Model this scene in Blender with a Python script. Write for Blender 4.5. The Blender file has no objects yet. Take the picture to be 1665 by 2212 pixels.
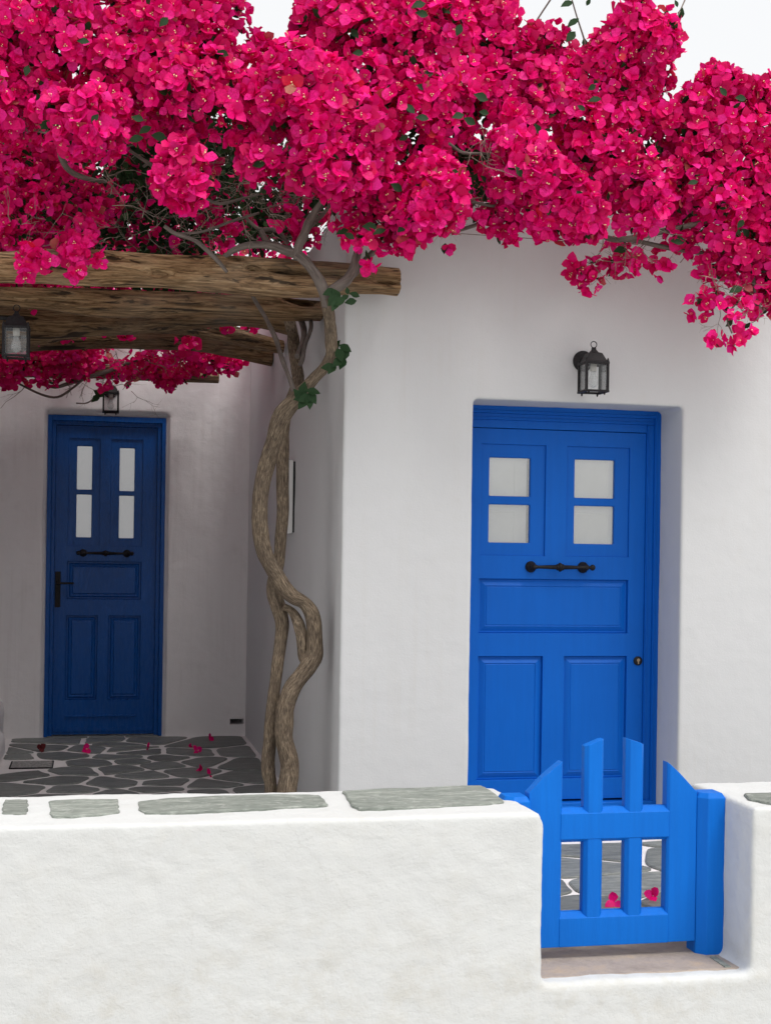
import bpy, bmesh, math, random
import numpy as np
from mathutils import Vector, Matrix, noise as mnoise

random.seed(7)
rng = np.random.default_rng(11)
S = bpy.context.scene
COL = S.collection

# ------------------------------------------------------------------ camera, sky, sun, exposure
CAM_H, YAW, ROLL, FOC, CX, CY = 1.28, math.atan(0.21), math.atan(0.0148), 3000.0, 832.5, 1189.0
_F = Vector((math.sin(YAW), math.cos(YAW), 0)); _R0 = Vector((math.cos(YAW), -math.sin(YAW), 0)); _Z = Vector((0, 0, 1))
_R = _R0 * math.cos(ROLL) + _Z * math.sin(ROLL); _U = _Z * math.cos(ROLL) - _R0 * math.sin(ROLL)
_C = Vector((0, 0, CAM_H))
cd = bpy.data.cameras.new('camera'); cam = bpy.data.objects.new('camera', cd); COL.objects.link(cam)
cd.sensor_fit = 'VERTICAL'; cd.sensor_height = 24.0; cd.lens = 24.0 * FOC / 2212.0
cd.shift_y = (CY - 1106.0) / 2212.0; cd.clip_start = 0.05; cd.clip_end = 2000
M3 = Matrix((_R, _U, -_F)).transposed()
cam.matrix_world = Matrix.Translation(_C) @ M3.to_4x4()
S.camera = cam

SUN_EL, SUN_AZ = math.radians(60), math.radians(150)      # azimuth measured from +Y clockwise: sun stands behind the camera, to the right
W = bpy.data.worlds.new('World'); S.world = W; W.use_nodes = True
wn = W.node_tree; wn.nodes.clear()
sky = wn.nodes.new('ShaderNodeTexSky'); sky.sky_type = 'NISHITA'; sky.sun_disc = False
sky.sun_elevation = SUN_EL; sky.sun_rotation = SUN_AZ; sky.air_density = 1.0; sky.dust_density = 9.0; sky.ozone_density = 1.0; sky.altitude = 0
hs = wn.nodes.new('ShaderNodeHueSaturation'); hs.inputs['Saturation'].default_value = 0.22
bg = wn.nodes.new('ShaderNodeBackground'); bg.inputs['Strength'].default_value = 0.15
wo = wn.nodes.new('ShaderNodeOutputWorld')
veil = wn.nodes.new('ShaderNodeMix'); veil.data_type = 'RGBA'; veil.blend_type = 'MIX'; veil.inputs[0].default_value = 0.62; veil.inputs[7].default_value = (9.8, 9.9, 10.0, 1)   # even white cloud veil over the sky
wn.links.new(sky.outputs[0], hs.inputs['Color']); wn.links.new(hs.outputs[0], veil.inputs[6]); wn.links.new(veil.outputs[2], bg.inputs['Color']); wn.links.new(bg.outputs[0], wo.inputs['Surface'])
sl = bpy.data.lights.new('sun', 'SUN'); sun = bpy.data.objects.new('sun', sl); COL.objects.link(sun)
sl.energy = 1.65; sl.angle = math.radians(20); sl.color = (1.0, 0.97, 0.93)
sd = Vector((math.sin(SUN_AZ) * math.cos(SUN_EL), math.cos(SUN_AZ) * math.cos(SUN_EL), math.sin(SUN_EL)))
sun.rotation_euler = sd.to_track_quat('Z', 'Y').to_euler()
vs = S.view_settings; vs.view_transform = 'Standard'; vs.look = 'None'; vs.exposure = -0.14; vs.gamma = 1.0; vs.use_curve_mapping = False
S.cycles.max_bounces = 8; S.cycles.diffuse_bounces = 5; S.cycles.transparent_max_bounces = 10

# ------------------------------------------------------------------ measuring: points of the photograph on real planes
def ray(x, y): return _F + _R * ((x - CX) / FOC) + _U * ((CY - y) / FOC)
def atY(x, y, Y):
    d = ray(x, y); return _C + d * (Y / d.y)
def atZ(x, y, Z):
    d = ray(x, y); return _C + d * ((Z - CAM_H) / d.z)
def pxm(x, Y):                                    # metres per unit at plane Y
    return (Y / ray(x, CY).y) / FOC

# ------------------------------------------------------------------ object helpers
def link(name, me, mat=None, parent=None, loc=None):
    o = bpy.data.objects.new(name, me); COL.objects.link(o)
    if mat is not None and hasattr(me, 'materials') and not me.materials:
        for m in (mat if isinstance(mat, (list, tuple)) else [mat]): me.materials.append(m)
    if parent: o.parent = parent
    if loc is not None: o.location = loc
    return o
def tag(o, label=None, cat=None, group=None, kind=None):
    if label: o['label'] = label
    if cat: o['category'] = cat
    if group: o['group'] = group
    if kind: o['kind'] = kind
    return o
def empty(name, loc=(0, 0, 0), label=None, cat=None, group=None):
    o = bpy.data.objects.new(name, None); COL.objects.link(o); o.location = loc; o.empty_display_size = .1
    return tag(o, label, cat, group)
def bm_mesh(name, bm, smooth=False):
    bmesh.ops.recalc_face_normals(bm, faces=bm.faces[:])
    me = bpy.data.meshes.new(name); bm.to_mesh(me); bm.free()
    if smooth: me.shade_smooth()
    return me
def part(name, bm, mat, parent, smooth=False, bevel=0, seg=2, label=None):
    o = link(name, bm_mesh(name, bm, smooth), mat)
    if parent: o.parent = parent; o.matrix_parent_inverse = Matrix.Translation(-parent_loc(parent))
    if bevel:
        b = o.modifiers.new('edge', 'BEVEL'); b.width = bevel; b.segments = seg; b.limit_method = 'ANGLE'; b.angle_limit = math.radians(38)
        b.harden_normals = False
    if label: o['label'] = label
    return o
def parent_loc(p):
    v = Vector((0, 0, 0))
    while p: v += p.location; p = p.parent
    return v
def box(bm, x0, x1, y0, y1, z0, z1):
    v = [bm.verts.new(p) for p in ((x0,y0,z0),(x1,y0,z0),(x1,y1,z0),(x0,y1,z0),(x0,y0,z1),(x1,y0,z1),(x1,y1,z1),(x0,y1,z1))]
    for f in ((0,1,5,4),(1,2,6,5),(2,3,7,6),(3,0,4,7),(4,5,6,7),(3,2,1,0)): bm.faces.new([v[i] for i in f])
def boxes(*bs):
    bm = bmesh.new()
    for b in bs: box(bm, *b)
    return bm
def lathe(bm, prof, M, seg=16):                   # profile (r, h) turned about local Z, placed with M
    rings = []
    for r, h in prof:
        rings.append([bm.verts.new(M @ Vector((r*math.cos(2*math.pi*i/seg), r*math.sin(2*math.pi*i/seg), h))) for i in range(seg)])
    for a, b in zip(rings, rings[1:]):
        for i in range(seg): bm.faces.new((a[i], a[(i+1) % seg], b[(i+1) % seg], b[i]))
    bm.faces.new(rings[0][::-1]); bm.faces.new(rings[-1])
def catmull(P, n):
    P = [P[0]*2 - P[1]] + P + [P[-1]*2 - P[-2]]; out = []
    for i in range(1, len(P)-2):
        a, b, c, d = P[i-1], P[i], P[i+1], P[i+2]
        for k in range(n):
            t = k/n
            out.append(.5*((2*b) + (c-a)*t + (2*a-5*b+4*c-d)*t*t + (3*b-a-3*c+d)*t**3))
    out.append(P[-2]); return out
def tube(bm, pts, rad, seg=12, sub=4, gnarl=0.0, uvl=None, seed=0.0):
    Q = [Vector((*p, r)) if False else np.array([p[0], p[1], p[2], r]) for p, r in zip(pts, rad)]
    C = catmull(Q, sub) if sub > 1 and len(Q) > 2 else Q
    P = [Vector(c[:3]) for c in C]; R = [max(float(c[3]), 1e-4) for c in C]
    T = [(P[min(i+1, len(P)-1)] - P[max(i-1, 0)]).normalized() for i in range(len(P))]
    n = T[0].orthogonal().normalized(); rings = []; L = 0.0; Ls = []
    for i, p in enumerate(P):
        n = (n - T[i]*n.dot(T[i])).normalized(); b = T[i].cross(n)
        if i: L += (p-P[i-1]).length
        Ls.append(L); ring = []
        for k in range(seg):
            a = 2*math.pi*k/seg; d = n*math.cos(a) + b*math.sin(a); r = R[i]
            if gnarl:
                q = p + d*r
                r *= 1 + gnarl*(1.2*mnoise.noise(Vector((q.x*14+seed, q.y*14, q.z*5))) + .8*mnoise.noise(Vector((math.cos(a)*2.2+seed, math.sin(a)*2.2, L*2.5))) + .35*mnoise.noise(Vector((q.x*60, q.y*60, q.z*18))))
            ring.append(bm.verts.new(p + d*r))
        rings.append(ring)
    for i in range(len(rings)-1):
        for k in range(seg):
            f = bm.faces.new((rings[i][k], rings[i][(k+1) % seg], rings[i+1][(k+1) % seg], rings[i+1][k])); f.smooth = True
            if uvl is not None:
                uu = (k/seg, (k+1)/seg, (k+1)/seg, k/seg); vv = (Ls[i], Ls[i], Ls[i+1], Ls[i+1])
                for lp, u_, v_ in zip(f.loops, uu, vv): lp[uvl].uv = (u_*2*math.pi*R[0], v_)
    if seg > 2:
        bm.faces.new(rings[0][::-1]); bm.faces.new(rings[-1])

# ------------------------------------------------------------------ material helpers
class NT:
    def __init__(s, name):
        s.m = bpy.data.materials.new(name); s.m.use_nodes = True; s.t = s.m.node_tree; s.t.nodes.clear()
        s.out = s.n('ShaderNodeOutputMaterial')
    def n(s, t, **kw):
        x = s.t.nodes.new(t)
        for k, v in kw.items():
            if hasattr(x, k) and k not in ('Scale',): setattr(x, k, v)
            else: x.inputs[k.replace('_', ' ')].default_value = v
        return x
    def l(s, a, b): s.t.links.new(a, b)
    def coord(s, kind='Object', scale=(1, 1, 1)):
        c = s.n('ShaderNodeTexCoord'); mp = s.n('ShaderNodeMapping'); mp.inputs['Scale'].default_value = scale
        s.l(c.outputs[kind], mp.inputs['Vector']); return mp.outputs[0]
    def noise(s, vec, scale, detail=4, rough=.55, dist=0):
        x = s.n('ShaderNodeTexNoise'); x.inputs['Scale'].default_value = scale; x.inputs['Detail'].default_value = detail
        x.inputs['Roughness'].default_value = rough; x.inputs['Distortion'].default_value = dist; s.l(vec, x.inputs['Vector']); return x.outputs['Fac']
    def ramp(s, fac, stops):
        r = s.n('ShaderNodeValToRGB'); el = r.color_ramp.elements
        while len(el) > 2: el.remove(el[-1])
        while len(el) < len(stops): el.new(.5)
        for e, (p, c) in zip(el, stops):
            e.position = p; e.color = (c, c, c, 1) if not hasattr(c, '__len__') else (*c, 1)
        s.l(fac, r.inputs[0]); return r.outputs[0]
    def mix(s, fac, a, b, mode='MIX'):
        x = s.n('ShaderNodeMix'); x.data_type = 'RGBA'; x.blend_type = mode
        for sock, v in ((x.inputs[0], fac), (x.inputs[6], a), (x.inputs[7], b)):
            if hasattr(v, 'node'): s.l(v, sock)
            elif hasattr(v, '__len__'): sock.default_value = (*v, 1)
            else: sock.default_value = v
        return x.outputs[2]
    def math(s, op, a, b=0.0):
        x = s.n('ShaderNodeMath'); x.operation = op
        for sock, v in ((x.inputs[0], a), (x.inputs[1], b)):
            if hasattr(v, 'node'): s.l(v, sock)
            else: sock.default_value = v
        return x.outputs[0]
    def bump(s, h, strength=.3, dist=.01, prev=None):
        b = s.n('ShaderNodeBump'); b.inputs['Strength'].default_value = strength; b.inputs['Distance'].default_value = dist
        s.l(h, b.inputs['Height'])
        if prev is not None: s.l(prev, b.inputs['Normal'])
        return b.outputs[0]
    def bsdf(s, col, rough=.7, spec=.3, normal=None, metal=0.0, coat=0.0):
        p = s.n('ShaderNodeBsdfPrincipled')
        if hasattr(col, 'node'): s.l(col, p.inputs['Base Color'])
        else: p.inputs['Base Color'].default_value = (*col, 1)
        if hasattr(rough, 'node'): s.l(rough, p.inputs['Roughness'])
        else: p.inputs['Roughness'].default_value = rough
        p.inputs['Specular IOR Level'].default_value = spec; p.inputs['Metallic'].default_value = metal; p.inputs['Coat Weight'].default_value = coat
        if normal is not None: s.l(normal, p.inputs['Normal'])
        return p.outputs[0]
    def done(s, sh): s.l(sh, s.out.inputs['Surface']); return s.m

def plaster(name, base, stain, lump=.5, fine=.35, streak=0.0, grime=.35, splash=0.0):
    t = NT(name); v = t.coord()
    n1 = t.noise(v, 3.2, 6, .62); n2 = t.noise(v, 17, 5, .6); n3 = t.noise(v, 120, 4, .7)
    f = t.math('MULTIPLY', t.ramp(n1, [(.48, 0.0), (.72, 1.0)]), t.ramp(n2, [(.42, 0.0), (.72, 1.0)]))
    col = t.mix(t.math('MULTIPLY', f, grime), base, stain)
    if streak:
        vs_ = t.coord(scale=(26, 26, .9)); sn = t.noise(vs_, 1.0, 4, .6); n5 = t.noise(v, 1.3, 2)
        fs = t.math('MULTIPLY', t.ramp(sn, [(.5, 0.0), (.8, 1.0)]), t.ramp(n5, [(.4, 0.0), (.65, 1.0)]))
        col = t.mix(t.math('MULTIPLY', fs, streak), col, stain)
    if splash:                                     # splash dirt towards the foot, brush strokes and hairline cracks of old limewash
        sx = t.n('ShaderNodeSeparateXYZ'); t.l(v, sx.inputs[0]); n6 = t.noise(v, 11, 6, .7); hz = t.ramp(sx.outputs[2], [(.0, 1.0), (.34, .12)])
        col = t.mix(t.math('MULTIPLY', t.math('MULTIPLY', t.ramp(n6, [(.47, 0.0), (.66, 1.0)]), hz), splash), col, (.50, .47, .40))
        vo = t.n('ShaderNodeTexVoronoi'); vo.feature = 'DISTANCE_TO_EDGE'; vo.inputs['Scale'].default_value = 2.3; dn = t.n('ShaderNodeTexNoise'); dn.inputs['Scale'].default_value = 5; dn.inputs['Detail'].default_value = 6
        t.l(v, dn.inputs['Vector']); av = t.n('ShaderNodeVectorMath'); av.operation = 'MULTIPLY_ADD'; t.l(dn.outputs['Color'], av.inputs[0]); av.inputs[1].default_value = (.35, .35, .35); t.l(v, av.inputs[2]); t.l(av.outputs[0], vo.inputs['Vector'])
        ck = t.math('MULTIPLY', t.ramp(vo.outputs['Distance'], [(.0, 1.0), (.006, 0.0)]), t.ramp(t.noise(v, 2.1, 2), [(.56, 0.0), (.62, 1.0)]))
        col = t.mix(t.math('MULTIPLY', ck, .18), col, (.34, .32, .28))
    sp = t.noise(v, 260, 2, .5)
    col = t.mix(t.math('MULTIPLY', t.ramp(sp, [(.73, 0.0), (.78, 1.0)]), .35), col, (.25, .22, .18))
    nA = t.noise(t.coord(scale=(1, 1, 1.7)), 7.5, 4, .5, .4); b = t.bump(n1, lump, .03); b = t.bump(nA, lump*.7, .022, b); b = t.bump(n2, lump*.6, .012, b); b = t.bump(n3, fine, .004, b)
    return t.done(t.bsdf(col, .85, .2, b))
M_WALL = plaster('whitewash_house', (.615, .617, .622), (.55, .52, .47), lump=.07, fine=.22, streak=.30, grime=.18)
M_BACK = plaster('whitewash_back', (.78, .76, .765), (.50, .46, .44), lump=.20, fine=.30, streak=.35, grime=.3)
M_LOW = plaster('whitewash_low_wall', (.625, .635, .628), (.56, .54, .48), lump=.30, fine=.36, grime=.38, splash=.34)
M_MORTAR = plaster('whitewash_joint', (.76, .73, .73), (.52, .50, .48), lump=.2, fine=.3, grime=.4)

def paint(name, c, dark, rough=.42, grain=.25, spec=.16):
    t = NT(name); v = t.coord(scale=(6, 6, 1.2)); n = t.noise(v, 9, 5, .6); w = t.noise(t.coord(), 2.6, 3)
    n3 = t.noise(t.coord(), 55, 3)
    col = t.mix(t.math('MULTIPLY', t.ramp(w, [(.35, 0.0), (.7, 1.0)]), .35), c, dark)
    col = t.mix(t.math('MULTIPLY', t.ramp(n3, [(.70, 0.0), (.76, 1.0)]), .25), col, dark)
    br = t.noise(t.coord(scale=(45, 45, 2.5)), 1.0, 3, .6); col = t.mix(t.ramp(br, [(.38, .30), (.62, 0.0)]), col, dark)
    b = t.bump(n, grain, .003); b = t.bump(br, grain*.5, .002, b)
    return t.done(t.bsdf(col, t.ramp(n, [(.3, rough-.07), (.7, rough+.1)]), spec, b))
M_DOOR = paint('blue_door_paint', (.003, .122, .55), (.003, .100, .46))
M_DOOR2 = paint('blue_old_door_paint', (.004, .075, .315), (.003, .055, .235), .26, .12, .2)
M_GATE = paint('blue_gate_paint', (.002, .152, .62), (.002, .112, .48), .5, .45)
t = NT('wrought_iron'); n = t.noise(t.coord(), 90, 3)
M_IRON = t.done(t.bsdf(t.ramp(n, [(.3, (.009, .008, .010)), (.75, (.024, .021, .022))]), .5, .2, t.bump(n, .25, .002)))
t = NT('lantern_glass'); tr = t.n('ShaderNodeBsdfTransparent'); tr.inputs[0].default_value = (.985, .99, .99, 1); gl = t.n('ShaderNodeBsdfGlossy'); gl.inputs['Roughness'].default_value = .03
fr = t.n('ShaderNodeFresnel'); fr.inputs[0].default_value = 1.5; mx = t.n('ShaderNodeMixShader'); fa = t.math('MULTIPLY', fr.outputs[0], .8)
t.l(fa, mx.inputs[0]); t.l(tr.outputs[0], mx.inputs[1]); t.l(gl.outputs[0], mx.inputs[2]); M_GLASS = t.done(mx.outputs[0])
t = NT('lamp_bulb'); tr = t.n('ShaderNodeBsdfTransparent'); mx = t.n('ShaderNodeMixShader'); mx.inputs[0].default_value = .3; t.l(tr.outputs[0], mx.inputs[1]); t.l(t.bsdf((.75, .76, .76), .08, .8), mx.inputs[2]); M_BULB = t.done(mx.outputs[0])
t = NT('window_glass'); tr = t.n('ShaderNodeBsdfTransparent'); gl = t.n('ShaderNodeBsdfGlossy'); gl.inputs['Roughness'].default_value = .02; fr = t.n('ShaderNodeFresnel'); fr.inputs[0].default_value = 1.5
mx = t.n('ShaderNodeMixShader'); t.l(t.math('ADD', fr.outputs[0], .2), mx.inputs[0]); t.l(tr.outputs[0], mx.inputs[1]); t.l(gl.outputs[0], mx.inputs[2]); M_PANE = t.done(mx.outputs[0])
t = NT('lamp_socket'); M_SOCKET = t.done(t.bsdf((.55, .52, .48), .4, .4))
t = NT('cream_shutter'); n = t.noise(t.coord(), 14, 3); M_CREAM = t.done(t.bsdf(t.ramp(n, [(.3, (.90, .91, .86)), (.7, (.84, .85, .80))]), .6, .3))
t = NT('white_curtain'); M_CURT = t.done(t.bsdf((.93, .93, .94), .8, .2))
t = NT('dark_gap'); M_DARK = t.done(t.bsdf((.02, .02, .022), .7, .2))
t = NT('white_enamel'); M_ENAMEL = t.done(t.bsdf((.78, .77, .76), .5, .3))

def slate(name, a, b, c, rough=.55, wash=0.0):
    t = NT(name); oi = t.n('ShaderNodeObjectInfo'); v0 = t.coord(scale=(5.5, 24, 24))
    add = t.n('ShaderNodeVectorMath'); add.operation = 'ADD'; sc = t.n('ShaderNodeVectorMath'); sc.operation = 'SCALE'
    cmb = t.n('ShaderNodeCombineXYZ'); t.l(oi.outputs['Random'], cmb.inputs[0]); t.l(oi.outputs['Random'], cmb.inputs[1]); t.l(cmb.outputs[0], sc.inputs[0]); sc.inputs['Scale'].default_value = 40
    t.l(v0, add.inputs[0]); t.l(sc.outputs[0], add.inputs[1]); v = add.outputs[0]
    n1 = t.noise(v, 1.6, 6, .65, .6); n2 = t.noise(v, 6.5, 5, .65, .4)
    col = t.ramp(n1, [(.3, a), (.52, b), (.72, c)])
    col = t.mix(t.ramp(n2, [(.35, .55), (.7, 0.0)]), col, tuple(x*.5 for x in a))
    tint = t.ramp(oi.outputs['Random'], [(0, .78), (1, 1.18)])
    col = t.mix(1.0, col, tint, 'MULTIPLY')
    if wash: nw = t.noise(t.coord(), 26, 5, .65); col = t.mix(t.math('MULTIPLY', t.ramp(nw, [(.56, 0.0), (.70, 1.0)]), wash), col, (.66, .66, .63))
    bb = t.bump(n1, .35, .012); bb = t.bump(n2, .5, .006, bb)
    return t.done(t.bsdf(col, t.ramp(n2, [(.3, rough-.1), (.7, rough+.15)]), .35, bb))
M_SLATE = slate('floor_slate', (.135, .143, .140), (.225, .24, .23), (.345, .35, .325), .5)
M_CAP = slate('cap_schist', (.18, .20, .175), (.30, .325, .29), (.46, .475, .43), .8, .30)
t = NT('beige_sill_stone'); v = t.coord(); n1 = t.noise(v, 9, 6, .65); n2 = t.noise(v, 40, 5, .7)
col = t.ramp(n1, [(.3, (.30, .25, .215)), (.52, (.40, .335, .285)), (.75, (.50, .38, .27))]); col = t.mix(t.ramp(n2, [(.55, 0.0), (.75, .6)]), col, (.30, .25, .21))
M_SILL = t.done(t.bsdf(col, .75, .25, t.bump(n2, .8, .008)))
t = NT('street_paving'); n = t.noise(t.coord(), .8, 6, .65); M_STREET = t.done(t.bsdf(t.ramp(n, [(.3, (.40, .39, .37)), (.7, (.56, .55, .53))]), .85, .2))

def woodmat(name, c0, c1, c2):
    t = NT(name); v = t.coord(scale=(1.1, 20, 20)); vb = t.coord(scale=(1.3, 9, 9))
    d = t.noise(vb, 2.2, 4, .6, .8); n = t.noise(v, 2.4, 8, .68, 1.1); n2 = t.noise(t.coord(scale=(3, 40, 40)), 2.2, 5, .7, .5)
    col = t.ramp(n, [(.28, c0), (.46, c1), (.68, c2)])
    col = t.mix(t.ramp(n2, [(.38, .85), (.54, 0.0)]), col, c0)
    crack = t.ramp(d, [(.37, 1.0), (.415, 0.0)]); col = t.mix(t.math('MULTIPLY', crack, .9), col, tuple(x*.18 for x in c0))
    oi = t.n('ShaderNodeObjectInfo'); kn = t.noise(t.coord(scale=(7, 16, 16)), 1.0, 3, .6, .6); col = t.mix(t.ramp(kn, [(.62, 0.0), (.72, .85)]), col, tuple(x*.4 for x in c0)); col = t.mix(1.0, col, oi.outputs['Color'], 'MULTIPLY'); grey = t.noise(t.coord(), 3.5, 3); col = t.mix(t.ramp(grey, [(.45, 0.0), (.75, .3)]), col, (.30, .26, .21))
    b = t.bump(n, .7, .012); b = t.bump(n2, .8, .006, b); b = t.bump(d, .9, .03, b)
    return t.done(t.bsdf(col, .8, .2, b))
M_WOOD = woodmat('weathered_log', (.085, .045, .018), (.37, .225, .115), (.58, .41, .235))
t = NT('vine_bark'); v = t.coord('UV', (62, 15, 1)); n = t.noise(v, 1.0, 8, .75, 1.6); n2 = t.noise(t.coord(), 11, 4, .6); n3 = t.noise(t.coord('UV', (160, 30, 1)), 1.0, 4, .6)
col = t.ramp(n, [(.34, (.095, .066, .046)), (.47, (.245, .185, .130)), (.60, (.41, .32, .225)), (.74, (.58, .475, .35))])
col = t.mix(t.ramp(n2, [(.4, 0.0), (.7, .5)]), col, (.13, .10, .082)); col = t.mix(t.ramp(n3, [(.42, .6), (.54, 0.0)]), col, (.06, .045, .035))
b = t.bump(n, 1.0, .012); b = t.bump(n3, .7, .004, b); M_BARK = t.done(t.bsdf(col, .85, .15, b))
t = NT('grey_branch_bark'); v = t.coord('UV', (60, 10, 1)); n = t.noise(v, 1.0, 6, .7, .5); n2 = t.noise(t.coord(), 30, 4)
col = t.ramp(n, [(.3, (.075, .06, .055)), (.7, (.23, .195, .17))]); M_BRANCH = t.done(t.bsdf(col, .85, .15, t.bump(n, .7, .006, t.bump(n2, .8, .008))))
t = NT('twig'); n = t.noise(t.coord(), 20, 2); M_TWIG = t.done(t.bsdf(t.ramp(n, [(.3, (.10, .08, .07)), (.7, (.36, .30, .25))]), .85, .15))

t = NT('bougainvillea_bract'); ge = t.n('ShaderNodeNewGeometry'); rnd = ge.outputs['Random Per Island']
col = t.ramp(rnd, [(0, (.62, .001, .09)), (.30, (.88, .003, .18)), (.7, (.98, .005, .25)), (.88, (.98, .026, .37)), (.955, (.90, .014, .26)), (.975, (.80, .012, .04)), (.985, (.62, .16, .16)), (1, (.50, .24, .15))])
nn = t.noise(t.coord(), 130, 3, .6); col = t.mix(t.ramp(nn, [(.4, .28), (.62, 0.0)]), col, (.50, .001, .07))
nv = t.noise(t.coord(), 4.2, 3, .55); col = t.mix(t.ramp(nv, [(.40, .55), (.56, 0.0)]), col, (.48, .001, .075)); bp = t.bump(nn, .35, .003)
df = t.n('ShaderNodeBsdfDiffuse'); tl = t.n('ShaderNodeBsdfTranslucent'); gs = t.n('ShaderNodeBsdfGlossy'); gs.inputs['Roughness'].default_value = .5; gs.inputs['Color'].default_value = (1, .75, .9, 1)
for s_ in (df, tl): t.l(col, s_.inputs['Color'])
t.l(bp, df.inputs['Normal']); mx = t.n('ShaderNodeMixShader'); mx.inputs[0].default_value = .22; t.l(df.outputs[0], mx.inputs[1]); t.l(tl.outputs[0], mx.inputs[2])
m2 = t.n('ShaderNodeMixShader'); m2.inputs[0].default_value = .015; t.l(mx.outputs[0], m2.inputs[1]); t.l(gs.outputs[0], m2.inputs[2]); M_BRACT = t.done(m2.outputs[0])
t = NT('bougainvillea_floret'); M_FLORET = t.done(t.bsdf((.86, .66, .36), .6, .2))
t = NT('bougainvillea_leaf'); ge = t.n('ShaderNodeNewGeometry'); nn = t.noise(t.coord(), 60, 3)
col = t.ramp(ge.outputs['Random Per Island'], [(0, (.012, .034, .014)), (.6, (.025, .062, .022)), (1, (.045, .095, .03))]); col = t.mix(t.ramp(nn, [(.4, .3), (.6, 0.0)]), col, (.010, .028, .012))
df = t.n('ShaderNodeBsdfPrincipled'); t.l(col, df.inputs['Base Color']); df.inputs['Roughness'].default_value = .6; df.inputs['Specular IOR Level'].default_value = .2; tl = t.n('ShaderNodeBsdfTranslucent'); t.l(col, tl.inputs['Color'])
mx = t.n('ShaderNodeMixShader'); mx.inputs[0].default_value = .25; t.l(df.outputs[0], mx.inputs[1]); t.l(tl.outputs[0], mx.inputs[2]); M_LEAF = t.done(mx.outputs[0])
t = NT('dried_bract'); M_DRY = t.done(t.bsdf((.10, .018, .02), .8, .1))

# ------------------------------------------------------------------ uneven whitewashed masonry: boxes fused, softened and made lumpy
def organic(name, bl, voxel, mat, parent, smooth=3, lump=.006, size=.35, fine=.0015):
    o = link('tmp', bm_mesh('tmp', boxes(*bl)))
    r = o.modifiers.new('r', 'REMESH'); r.mode = 'VOXEL'; r.voxel_size = voxel
    s = o.modifiers.new('s', 'SMOOTH'); s.iterations = smooth; s.factor = .5
    for k, (st, sz) in enumerate(((lump, size), (fine, size*.16))):
        tx = bpy.data.textures.new(name, 'CLOUDS'); tx.noise_scale = sz; tx.noise_depth = 2
        d = o.modifiers.new('d', 'DISPLACE'); d.texture = tx; d.texture_coords = 'GLOBAL'; d.strength = st*2; d.mid_level = .5
    dg = bpy.context.evaluated_depsgraph_get()
    me = bpy.data.meshes.new_from_object(o.evaluated_get(dg)); me.name = name; me.shade_smooth(); me.materials.clear()
    bpy.data.objects.remove(o)
    p = link(name, me, mat, parent)
    return p

# ground
bm = bmesh.new(); vs_ = [bm.verts.new(p) for p in ((-300, -300, -.36), (300, -300, -.36), (300, 300, -.36), (-300, 300, -.36))]; bm.faces.new(vs_)
tag(link('street', bm_mesh('street', bm), M_STREET), 'pale street in front of the low white wall', None, None, 'structure')

# the house on the right (body solid behind the door niche)
house = empty('house', (0, 0, 0), 'white house with bright blue door and lantern, under the flowers', 'house')
HX0, HX1, HY, HT = 1.03, 3.75, 5.81, 2.80
hw = organic('wall', [(HX0, 1.60, HY, 6.25, -.1, HT), (2.569, HX1, HY, 6.25, -.1, HT), (1.55, 2.62, HY, 6.25, 1.943, HT), (1.55, 2.62, 6.0, 6.25, -.1, .10), (1.5, 2.7, 6.19, 6.25, -.1, 2.0)], .0095, M_WALL, house, 1, .0025, .5, .0012)
organic('rear_wall', [(HX0 + .004, HX1, 6.22, 10.1, -.36, HT - .01)], .022, M_WALL, house, 2, .004, .5, .0012)
# the house at the back of the yard
house2 = empty('house', (0, 0, 0), 'shaded white house with dark blue door at the back of the yard', 'house')
hb = organic('wall', [(-1.2, -.326, 9.50, 9.70, -.36, 2.66), (.490, 1.09, 9.50, 9.70, -.36, 2.66), (-.4, .6, 9.50, 9.70, 2.183, 2.66), (-.4, -.285, 9.546, 9.70, -.36, 2.4), (.448, .6, 9.546, 9.70, -.36, 2.4), (-.4, .6, 9.546, 9.70, 2.13, 2.4), (-1.2, 1.09, 9.64, 10.1, -.36, 2.66)],
             .016, M_BACK, house2, 2, .008, .4, .002)
# drain hole low in the corner of that wall
cut = link('cutter', bm_mesh('cutter', boxes((.93, 1.02, 9.3, 9.9, .075, .112))))
bo = hb.modifiers.new('hole', 'BOOLEAN'); bo.object = cut; bo.operation = 'DIFFERENCE'; bo.solver = 'FAST'
dg = bpy.context.evaluated_depsgraph_get(); me = bpy.data.meshes.new_from_object(hb.evaluated_get(dg)); me.materials.clear(); me.materials.append(M_BACK)
for pl in me.polygons: pl.material_index = 0
hb.modifiers.clear(); hb.data = me; bpy.data.objects.remove(cut)
# yard side wall on the left, with its flared base
yw = empty('yard_wall', (0, 0, 0), 'whitewashed wall with flared foot bounding the shaded yard, mostly out of frame', 'wall')
organic('wall', [(-1.2, -.64, 6.0, 9.6, -.36, 2.66), (-1.0, -.60, 6.0, 9.6, -.36, .35), (-1.0, -.56, 6.0, 9.6, -.36, .24), (-1.0, -.515, 6.0, 8.9, -.36, .12)], .025, M_BACK, yw, 6, .012, .4, .002)
# low street wall, notched for the gate
lw = empty('courtyard_wall', (0, 0, 0), 'low lumpy whitewashed wall along the street, capped with flat stones', 'wall')
organic('wall', [(-1.9, 1.305, 3.935, 4.41, -.42, .507), (1.24, 1.322, 3.94, 4.40, -.42, .478), (1.995, 3.6, 3.945, 4.41, -.42, .507), (1.1, 2.2, 3.94, 4.41, -.42, -.004)],
        .0125, M_LOW, lw, 3, .006, .28, .0022)

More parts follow.
